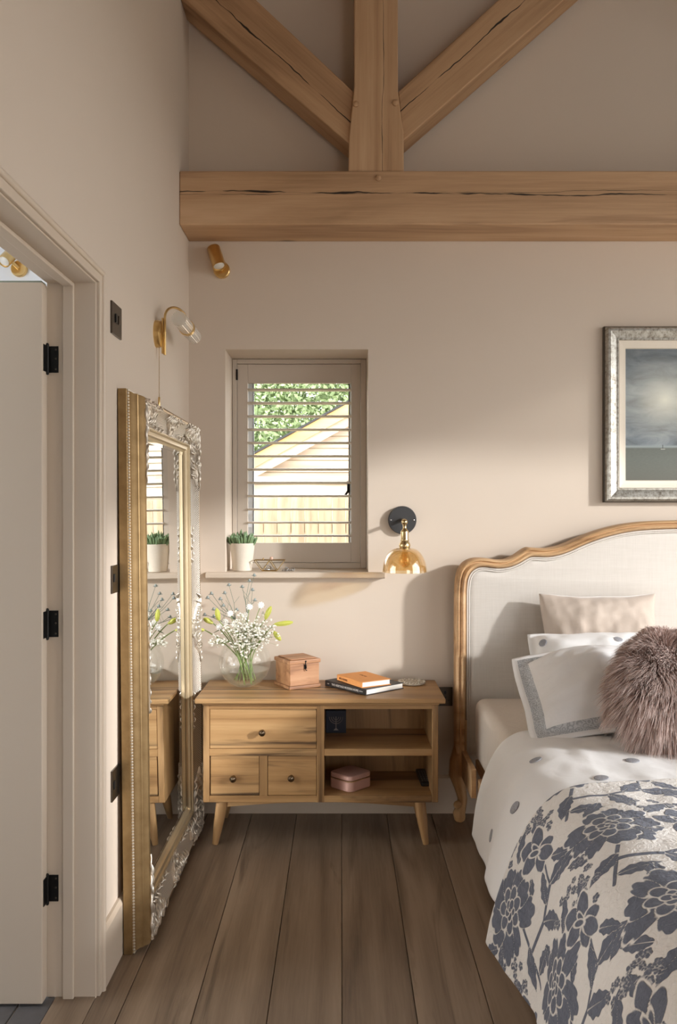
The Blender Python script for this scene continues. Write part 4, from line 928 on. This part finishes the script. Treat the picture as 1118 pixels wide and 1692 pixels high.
def drape(ctrl, y0, y1, ns, nt, wr, hem, seed, dense=None, ydense=None):
    C, s = profile(ctrl, ns, dense); y = np.linspace(y1, y0, nt) if ydense is None else np.concatenate([np.linspace(y1, ydense, nt-24, endpoint=False), np.linspace(ydense, y0, 24)])
    P = np.zeros((ns, nt, 3)); tang = np.gradient(C, s, axis=0); tang /= np.linalg.norm(tang, axis=1)[:, None]; nrm = np.stack([-tang[:, 1], tang[:, 0]], 1)
    for i in range(ns):
        top = min(1.0, max(0.0, (C[i, 1]-.25)/.36))
        for j in range(nt):
            h = wr(C[i, 0], C[i, 1], y[j], s[i], top); hx_, hz_ = hem(y[j], top, C[i, 0])
            P[i, j] = (C[i, 0]+nrm[i, 0]*h+hx_, y[j], C[i, 1]+nrm[i, 1]*h+hz_)
    return P, s, y
XM = 2*XC
def mirror_ctrl(L): return L+[(XM-x, z) for x, z in L[::-1]]
dv_ctrl = mirror_ctrl([(.458, .235), (.472, .31), (.497, .41), (.535, .51), (.585, .575), (.66, .612), (.80, .624), (1.1, .628)])
def dv_wr(x, z, y, s, top):
    r = .010*fbm(x*3.2, y*3.2, 1.7, 3)+.007*fbm(x*9, y*5, 4.1, 2)
    r += (1-top)*.020*math.sin(y*7.5+1.2+2*fbm(y*1.5, 0, 3))
    r -= .022*max(0, min(1, (2.42-y)/.08))
    e = max(0, 1-(3.16-y)/.07); r -= .018*e*e
    return r
def dv_hem(y, top, x):
    left = x < XC; q = (1-top)
    return (.085*max(0, min(1, (2.45-y)/.5))*q*(1 if left else -1), q*max(0, min(1, (3.0-y)/.5))*.05)
DP, ds, dy = drape(dv_ctrl, .85, 3.16, 260, 220, dv_wr, dv_hem, 1)
me = grid_mesh('duvet', DP); dv = link('duvet', me, 'white_cotton'); tag(dv, 'white duvet with grey embroidered dots hanging over the bed side', 'duvet')
md = dv.modifiers.new('thickness', 'SOLIDIFY'); md.thickness = .014; md.offset = 1
# floral quilt ---------------------------------------------------------------
qt_ctrl = mirror_ctrl([(.418, .195), (.432, .27), (.470, .40), (.515, .51), (.572, .590), (.655, .634), (.80, .645), (1.1, .648)])
def qt_wr(x, z, y, s, top):
    r = .008*fbm(x*3.2, y*3.2, 1.7, 3)+.003*fbm(x*12, y*12, 8.1, 2)
    r += (1-top)*.016*math.sin(y*7.5+1.0+2*fbm(y*1.5, 0, 3))
    e = max(0, 1-(2.42-y)/.03); r -= .008*e*e
    return r
def qt_hem(y, top, x):
    q = 1-top; left = x < XC
    return ((.05*max(0, min(1, (2.4-y)/.6))*q*(1 if left else -1)), q*max(0, min(1, (2.25-y)/.5))*.02)
NS, NT = 520, 370
QP, qs, qy = drape(qt_ctrl, .80, 2.42, NS, NT, qt_wr, qt_hem, 2, 1.6, 1.25)
SS, TT = np.meshgrid(qs, qy.max()-qy, indexing='ij')
field = np.full(SS.shape, .05); GAP = .0032
qtt = qy.max()-qy
def paint(cx_, cy_, ext, fn, gap=GAP, vein=None):
    i0, i1 = np.searchsorted(qs, [cx_-ext, cx_+ext]); j0, j1 = np.searchsorted(qtt, [cy_-ext, cy_+ext])
    if i0 >= i1 or j0 >= j1: return
    X = SS[i0:i1, j0:j1]-cx_; Y = TT[i0:i1, j0:j1]-cy_; sd = fn(X, Y)
    f = field[i0:i1, j0:j1]; f = np.minimum(np.maximum(f, gap-sd), sd)
    field[i0:i1, j0:j1] = f
def rot(X, Y, a): c, s = math.cos(a), math.sin(a); return X*c+Y*s, -X*s+Y*c
def petal(cx_, cy_, a, L, wd, gap=GAP, frill=0.0):
    def fn(X, Y):
        u, v_ = rot(X, Y, a); u = u-L*.5; w_ = wd*(1+frill*np.cos(v_/wd*6.0)*.3); return (np.sqrt((u/(L*.5))**2+(v_/w_)**2)-1)*wd*.8
    paint(cx_, cy_, L*1.15, fn, gap)
def leaf(cx_, cy_, a, L, wd, bend=.15, vein=True):
    def fn(X, Y):
        u, v_ = rot(X, Y, a); t = np.clip(u/L, 0, 1); v2 = v_-bend*L*t*t
        sd = np.maximum(np.abs(v2)-wd*np.sin(np.pi*np.clip(t, 0, 1)**.8)*(1+.12*np.sin(t*26)), np.maximum(-u, u-L))
        if vein: sd = np.maximum(sd, (.0016*(1-t)-np.abs(v2))*1.0)
        return sd
    paint(cx_, cy_, L*1.2, fn, .002)
def stem(pts, wd=.006):
    for (a, b), (c, d) in zip(pts[:-1], pts[1:]):
        mx, my = (a+c)/2, (b+d)/2; hl = math.hypot(c-a, d-b)/2+wd
        def fn(X, Y, a=a-mx, b=b-my, c=c-mx, d=d-my):
            vx, vy = c-a, d-b; t = np.clip(((X-a)*vx+(Y-b)*vy)/(vx*vx+vy*vy+1e-9), 0, 1); return np.hypot(X-a-vx*t, Y-b-vy*t)-wd
        paint(mx, my, hl*1.3, fn, -1.0)
rq = random.Random(5)
def peony(x, y, r, a):
    for q in range(9): g = a+q*2*math.pi/9; z_ = rq.uniform(.75, 1.25)*(1.25 if math.sin(g) > .3 else 1.0); petal(x+.40*r*math.cos(g), y+.40*r*math.sin(g), g+rq.uniform(-.35, .35), r*.72*z_, r*.28*rq.uniform(.75, 1.15), frill=.9)
    for q in range(7): g = a+.3+q*2*math.pi/7; petal(x+.16*r*math.cos(g), y+.16*r*math.sin(g), g, r*.42, r*.16)
    for q in range(5): g = a+q*2*math.pi/5; petal(x, y, g, r*.26, r*.10)
    petal(x-.05*r, y, 0, r*.1, r*.06)
def iris(x, y, r, a):
    for dg, L, wd in ((0, 1.2, .30), (.75, 1.0, .26), (-.75, 1.0, .26), (2.4, .8, .24), (-2.4, .8, .24), (3.14, .95, .22)): petal(x, y, a+dg+rq.uniform(-.1, .1), r*L, r*wd, frill=.4)
    for dg in (.3, -.3): petal(x, y, a+dg, r*.5, r*.09)
def floret(x, y, r):
    a = rq.random()*6
    for q in range(5): petal(x, y, a+q*1.2566, r, r*.42, gap=.0008)
def spray(x, y, a, n, L):
    for q in range(n):
        t = q/n; g = a+rq.uniform(-.5, .5); px_, py_ = x+L*t*math.cos(a)+rq.uniform(-.035, .035), y+L*t*math.sin(a)+rq.uniform(-.035, .035); floret(px_, py_, rq.uniform(.009, .014))
SX, SY_ = .37, .40
cells = [(i, j) for i in range(-1, 9) for j in range(-1, 6)]
for i, j in cells:
    bx_, by_ = .05+i*SX, .02+j*SY_+(.5*SY_ if i % 2 else 0)
    stem([(bx_+.02, by_+.36), (bx_+.06, by_+.27), (bx_+.09, by_+.20), (bx_+.10, by_+.10)], .005); stem([(bx_+.06, by_+.27), (bx_+.16, by_+.30), (bx_+.25, by_+.28)], .006); stem([(bx_+.25, by_+.28), (bx_+.28, by_+.16)], .004)
    for (dx, dy_, a, L, wd) in ((.07, .25, 2.5, .11, .022), (.16, .30, 1.0, .12, .024), (.20, .29, -.9, .10, .02), (.04, .33, .3, .10, .022), (.25, .28, .4, .13, .026), (.02, .20, -2.2, .10, .02), (.30, .10, -1.2, .10, .022), (.30, .22, .9, .09, .018), (.0, .10, 2.9, .09, .018), (.20, .06, -.6, .10, .02), (.21, .16, 2.6, .07, .016), (.12, .34, 2.0, .09, .02)): leaf(bx_+dx, by_+dy_, a+rq.uniform(-.2, .2), L, wd, rq.uniform(-.2, .2))
    spray(bx_+.20, by_+.38, .4, 13, .16); spray(bx_+.30, by_+.02, 1.4, 9, .13); spray(bx_-.03, by_+.28, -1.4, 8, .12)
for i, j in cells:
    bx_, by_ = .05+i*SX, .02+j*SY_+(.5*SY_ if i % 2 else 0)
    peony(bx_+.10+rq.uniform(-.01, .01), by_+.10, .104, rq.random()*6); iris(bx_+.275, by_+.14, .085, -1.57+rq.uniform(-.4, .4))
me = grid_mesh('floral_quilt', QP); at = me.attributes.new('motif', 'FLOAT', 'POINT'); at.data.foreach_set('value', field.reshape(-1).astype(np.float32))
at2 = me.attributes.new('cloth', 'FLOAT_VECTOR', 'POINT'); at2.data.foreach_set('vector', np.stack([SS, TT, SS*0], -1).reshape(-1).astype(np.float32))
k = N('floral_quilt_cotton'); a1 = k.n('ShaderNodeAttribute', attribute_name='motif'); a2 = k.n('ShaderNodeAttribute', attribute_name='cloth')
msk = k.math('MULTIPLY_ADD', a1.outputs['Fac'], -700.0, .5, clamp=True)
weave = k.n('ShaderNodeTexNoise', i_Scale=240.0, i_Detail=3); k.set(weave.inputs['Vector'], a2.outputs['Vector'])
strk = k.n('ShaderNodeTexNoise', i_Scale=9.0, i_Detail=4, i_Distortion=.5); mpq = k.n('ShaderNodeMapping'); k.set(mpq.inputs['Vector'], a2.outputs['Vector']); mpq.inputs['Scale'].default_value = (9, 2, 1); k.set(strk.inputs['Vector'], mpq.outputs[0])
blue = k.mix(k.math('MULTIPLY_ADD', weave.outputs[0], .4, k.math('MULTIPLY', strk.outputs[0], .6)), lin((66, 72, 88)), lin((128, 134, 148))); k.base(k.mix(msk, lin((234, 230, 224)), blue)); k.pr(Roughness=.9, Sheen_Weight=.1)
puck = k.n('ShaderNodeTexNoise', i_Scale=60.0, i_Detail=3, i_Distortion=1.0); k.set(puck.inputs['Vector'], a2.outputs['Vector'])
k.bump(k.math('ADD', k.math('MULTIPLY', msk, .6), k.math('MULTIPLY', puck.outputs[0], 1.0)), .9, .005); M['floral_quilt_cotton'] = k.m
qo = link('floral_quilt', me, 'floral_quilt_cotton'); tag(qo, 'white quilt with slate-blue floral print spread over the duvet', 'quilt')
md = qo.modifiers.new('thickness', 'SOLIDIFY'); md.thickness = .006; md.offset = -1
# embroidered dots on the duvet
k = N('dot_embroidery'); k.pr(Roughness=.7); k.base(k.mix(k.noise(k.coord(), 260, 3), lin((104, 106, 114)), lin((188, 188, 192)))); M['dot_embroidery'] = k.m
def dot_on(P, px_, py_, r, parent, xmax=9, flip=1):
    Z = P.reshape(-1, 3); q = np.stack([VPX+Z[:, 0]*F/Z[:, 1], VPY-(Z[:, 2]-CZ)*F/Z[:, 1]], 1); d = np.hypot(q[:, 0]-px_, q[:, 1]-py_)+np.where(Z[:, 0] > xmax, 999, 0)
    kk = int(np.argmin(d)); i, j = divmod(kk, P.shape[1]); i = min(max(i, 1), P.shape[0]-2); j = min(max(j, 1), P.shape[1]-2)
    c = Vector(P[i, j]); tu = Vector(P[i+1, j]-P[i-1, j]).normalized(); tv = Vector(P[i, j+1]-P[i, j-1]).normalized(); nn = tu.cross(tv).normalized()*flip
    if nn.dot(Vector((0, 0, CZ))-c) < 0: nn = -nn
    V = []; mb = MB()
    for rr, hh_ in ((r, .0005), (r, .0025), (r*.85, .0035), (r*.3, .0036)):
        for q_ in range(20): a = 2*math.pi*q_/20; V.append(c+tu*rr*math.cos(a)+tv*rr*math.sin(a)+nn*hh_)
    f = [(g*20+q_, g*20+(q_+1) % 20, (g+1)*20+(q_+1) % 20, (g+1)*20+q_) for g in range(3) for q_ in range(20)]+[tuple(60+q_ for q_ in range(20))]
    mb.add(V, f); return mb.build('embroidered_dot', 'dot_embroidery', parent, smooth=True)
for a, b in ((884, 1258), (1044, 1257), (992, 1285), (850, 1336), (810, 1381)): dot_on(DP, a, b, .021, dv, XC)

# ---- pillows and cushions
def pillow(name, label, cat, w_, h_, t_, loc, tilt, yaw, roll, mat, flange=0.0, pinch=.05, n=46, seed=0, sag=0.0, dots=()):
    u = np.linspace(-1, 1, n); U, Vv = np.meshgrid(u, u, indexing='ij'); ex, ey = 1-flange/(w_/2), 1-flange/(h_/2)
    uu, vv = np.clip(U/ex, -1, 1), np.clip(Vv/ey, -1, 1)
    th_ = (np.clip(1-np.abs(uu)**2.6, 0, 1)*np.clip(1-np.abs(vv)**2.6, 0, 1))**.55*t_/2
    cr_ = 1-.035*(np.abs(U)*np.abs(Vv))**4; X = cr_*w_/2*U*(1-pinch*(1-Vv**2)*np.abs(U)**2); Y = cr_*h_/2*Vv*(1-pinch*(1-U**2)*np.abs(Vv)**2)+.002*np.sin(U*7+seed)*np.abs(Vv)**3; X = X+.002*np.sin(Vv*6+seed)*np.abs(U)**3
    nz = np.zeros_like(U); 
    for i in range(n):
        for j in range(n):
            nz[i, j] = .017*fbm(U[i, j]*2.2+seed*7.1, Vv[i, j]*2.2, seed, 3)+.006*fbm(U[i, j]*6+seed, Vv[i, j]*3, seed+2, 2)
    env = np.clip(th_/(t_/2), 0, 1); zt = th_+nz*(.35+.65*env)+.0025; zb = -th_*.9+nz*(.35-.2*env)-.0025
    zs = -sag*(U**2)*t_
    top = np.stack([X, Y, zt+zs], -1); bot = np.stack([X, Y, zb+zs], -1)
    mt_ = grid_mesh('a', top); mb_ = grid_mesh('b', bot); bm = bmesh.new(); bm.from_mesh(mt_)
    uvl = bm.loops.layers.uv.new('uv')
    idx = {v_.index: divmod(v_.index, n) for v_ in bm.verts}
    bm.verts.ensure_lookup_table()
    for f in bm.faces:
        for l in f.loops: i, j = divmod(l.vert.index, n); l[uvl].uv = (u[i], u[j])
    vb = [bm.verts.new(c) for c in bot.reshape(-1, 3)]
    for i in range(n-1):
        for j in range(n-1):
            f = bm.faces.new((vb[i*n+j], vb[i*n+j+1], vb[(i+1)*n+j+1], vb[(i+1)*n+j])); f.smooth = True
    bm.verts.ensure_lookup_table(); ring_ = [(i, 0) for i in range(n)]+[(n-1, j) for j in range(1, n)]+[(i, n-1) for i in range(n-2, -1, -1)]+[(0, j) for j in range(n-2, 0, -1)]
    for a, b in zip(ring_, ring_[1:]+ring_[:1]):
        f = bm.faces.new((bm.verts[a[0]*n+a[1]], bm.verts[b[0]*n+b[1]], vb[b[0]*n+b[1]], vb[a[0]*n+a[1]])); f.smooth = True
    bmesh.ops.recalc_face_normals(bm, faces=bm.faces)
    me = bpy.data.meshes.new(name); bm.to_mesh(me); bm.free(); bpy.data.meshes.remove(mt_); bpy.data.meshes.remove(mb_)
    o = link(name, me, mat); o.location = loc; o.rotation_euler = (Matrix.Rotation(yaw, 3, 'Z') @ Matrix.Rotation(tilt, 3, 'X') @ Matrix.Rotation(roll, 3, 'Z')).to_euler(); tag(o, label, cat)
    Wm = o.matrix_basis; TW = np.array([Wm @ Vector(p) for p in top.reshape(-1, 3)]).reshape(n, n, 3)
    for a, b in dots: dot_on(TW, a, b, .018, o)
    return o
k = N('taupe_velvet'); k.pr(Roughness=.8, Sheen_Weight=.6, Sheen_Roughness=.4); k.base(k.mix(k.noise(k.coord(), 9, 4), lin((172, 156, 142)), lin((198, 184, 170)))); k.bump(k.noise(k.coord(), 14, 4), .2, .01); M['taupe_velvet'] = k.m
k = N('bordered_cotton'); uv = k.n('ShaderNodeUVMap', uv_map='uv'); sp = k.n('ShaderNodeSeparateXYZ'); k.set(sp.inputs[0], uv.outputs[0])
au = k.math('ABSOLUTE', sp.outputs[0]); av = k.math('ABSOLUTE', sp.outputs[1]); du = k.math('MULTIPLY', k.math('SUBTRACT', 1.0, au), .38); dv2 = k.math('MULTIPLY', k.math('SUBTRACT', 1.0, av), .26); dm = k.math('MINIMUM', du, dv2)
m1 = k.math('MULTIPLY', k.math('GREATER_THAN', dm, .022), k.math('LESS_THAN', dm, .060))
vo = k.n('ShaderNodeTexVoronoi', i_Scale=95.0, feature='DISTANCE_TO_EDGE'); k.set(vo.inputs['Vector'], k.coord()); vo2 = k.n('ShaderNodeTexVoronoi', i_Scale=45.0); k.set(vo2.inputs['Vector'], k.coord())
rg = k.math('PINGPONG', k.math('MULTIPLY', vo2.outputs['Distance'], 7.0), 1.0)
pat = k.mix(k.math('MULTIPLY_ADD', rg, .9, -.1, clamp=True), lin((168, 172, 176)), lin((222, 224, 226)))
k.base(k.mix(m1, lin((240, 239, 238)), pat)); k.pr(Roughness=.85); k.bump(k.noise(k.coord(), 7, 4, .45, .8), .35, .02); M['bordered_cotton'] = k.m
R_ = math.radians
pillow('throw_cushion', 'taupe velvet throw cushion leaning on the linen headboard behind the white pillows', 'cushion', .53, .47, .17, (1.128, 3.735, .815), R_(74), 0, 0, 'taupe_velvet', 0, .09, seed=1)
pillow('bed_pillow', 'white pillow with grey embroidered dots behind the bordered pillow', 'pillow', .78, .50, .23, (1.165, 3.46, .725), R_(38), 0, 0, 'white_cotton', .02, .03, seed=2, dots=((898, 1063), (1021, 1056)))
pillow('bed_pillow', 'white pillow edged with a grey lace-patterned border at the front of the stack', 'pillow', .76, .52, .23, (1.040, 3.17, .752), R_(25), 0, R_(-1.5), 'bordered_cotton', .055, .03, seed=3, sag=.28)
# fur cushion
fc = thing('fur_cushion', 'fluffy dusky-pink fur cushion propped against the bordered pillow', 'cushion', (1.130, 2.75, .64))
Rf = Matrix.Translation((1.130, 2.85, .806)) @ Matrix.Rotation(R_(-8), 4, 'Z') @ Matrix.Rotation(R_(50), 4, 'X') @ Matrix.Rotation(R_(-24), 4, 'Z')
n = 26; u = np.linspace(-1, 1, n)
simple('fur_skin', (120, 98, 90), .9)
mb = MB(); V = []; 
def fpt(a, b, side):
    t = (max(0, 1-abs(a)**2.4)*max(0, 1-abs(b)**2.4))**.5; return Vector((.200*a*math.sqrt(1-.36*b*b), .200*b*math.sqrt(1-.36*a*a), side*.090*t))
for side in (1, -1):
    V = [Rf @ fpt(a, b, side) for a in u for b in u]; mb.add(V, [(i*n+j, (i+1)*n+j, (i+1)*n+j+1, i*n+j+1) for i in range(n-1) for j in range(n-1)])
mb.build('cushion_body', 'fur_skin', fc, smooth=True)
k = N('fur_hair'); hi_ = k.n('ShaderNodeAttribute', attribute_name='tipness'); rn = k.n('ShaderNodeAttribute', attribute_name='tone')
cr = k.ramp(hi_.outputs['Fac'], [(0, lin((156, 128, 117))), (.5, lin((204, 176, 165))), (1, lin((244, 228, 220)))]); k.base(k.mix(k.math('MULTIPLY', rn.outputs['Fac'], .45), cr, lin((172, 144, 133)))); k.pr(Roughness=.55, Sheen_Weight=.3); M['fur_hair'] = k.m
NH, SEG = 26000, 4
a = RNG.uniform(-1, 1, NH); b = RNG.uniform(-1, 1, NH); side = np.where(RNG.random(NH) < .8, 1, -1)
edge = RNG.random(NH) < .22; which = RNG.integers(0, 4, NH)
a = np.where(edge & (which == 0), 1, np.where(edge & (which == 1), -1, a)); b = np.where(edge & (which == 2), 1, np.where(edge & (which == 3), -1, b))
base = np.array([fpt(x, y, s_) for x, y, s_ in zip(a, b, side)])
clump = np.array([(mn.noise((x*3.0, y*3.0, 1.0)), mn.noise((x*3.0, y*3.0, 7.0)), mn.noise((x*6.0, y*6.0, 3.0))) for x, y in zip(a, b)])
out = base*np.array([1, 1, 2.2]); out /= np.linalg.norm(out, axis=1)[:, None]+1e-9
L_ = (.045+.03*RNG.random(NH))*(1+.35*clump[:, 2])
M3 = np.array(Rf.to_3x3()); bw = base @ M3.T+np.array(Rf.translation); ow = out @ M3.T
swirl = np.stack([clump[:, 0], clump[:, 0]*0, clump[:, 1]], 1); ow = ow+swirl*.9+RNG.normal(size=(NH, 3))*.10; ow /= np.linalg.norm(ow, axis=1)[:, None]
grav = np.array([0, -.25, -1.0])
Vs = np.zeros((NH, SEG, 2, 3)); tip = np.zeros((NH, SEG, 2)); wv_ = np.cross(ow, RNG.normal(size=(NH, 3))); wv_ /= np.linalg.norm(wv_, axis=1)[:, None]
for q in range(SEG):
    t = q/(SEG-1); c = bw+ow*(L_*t)[:, None]+grav*(L_*.55*t*t)[:, None]; wd = .0013*(1-.85*t)
    Vs[:, q, 0] = c-wv_*wd; Vs[:, q, 1] = c+wv_*wd; tip[:, q] = t
ix = np.arange(NH*SEG*2).reshape(NH, SEG, 2); qd = np.stack([ix[:, :-1, 0], ix[:, :-1, 1], ix[:, 1:, 1], ix[:, 1:, 0]], -1).reshape(-1, 4)
me = bpy.data.meshes.new('fur'); me.vertices.add(NH*SEG*2); me.vertices.foreach_set('co', Vs.reshape(-1).astype(np.float32)); me.loops.add(qd.size); me.loops.foreach_set('vertex_index', qd.reshape(-1).astype(np.int32)); me.polygons.add(len(qd)); me.polygons.foreach_set('loop_start', np.arange(0, qd.size, 4, dtype=np.int32))
me.update(calc_edges=True); t1 = me.attributes.new('tipness', 'FLOAT', 'POINT'); t1.data.foreach_set('value', tip.reshape(-1).astype(np.float32)); t2 = me.attributes.new('tone', 'FLOAT', 'POINT'); t2.data.foreach_set('value', np.repeat(np.clip(.5+clump[:, 2]*.9, 0, 1), SEG*2).astype(np.float32))
o = link('fur', me, 'fur_hair', fc); o['kind'] = 'stuff'
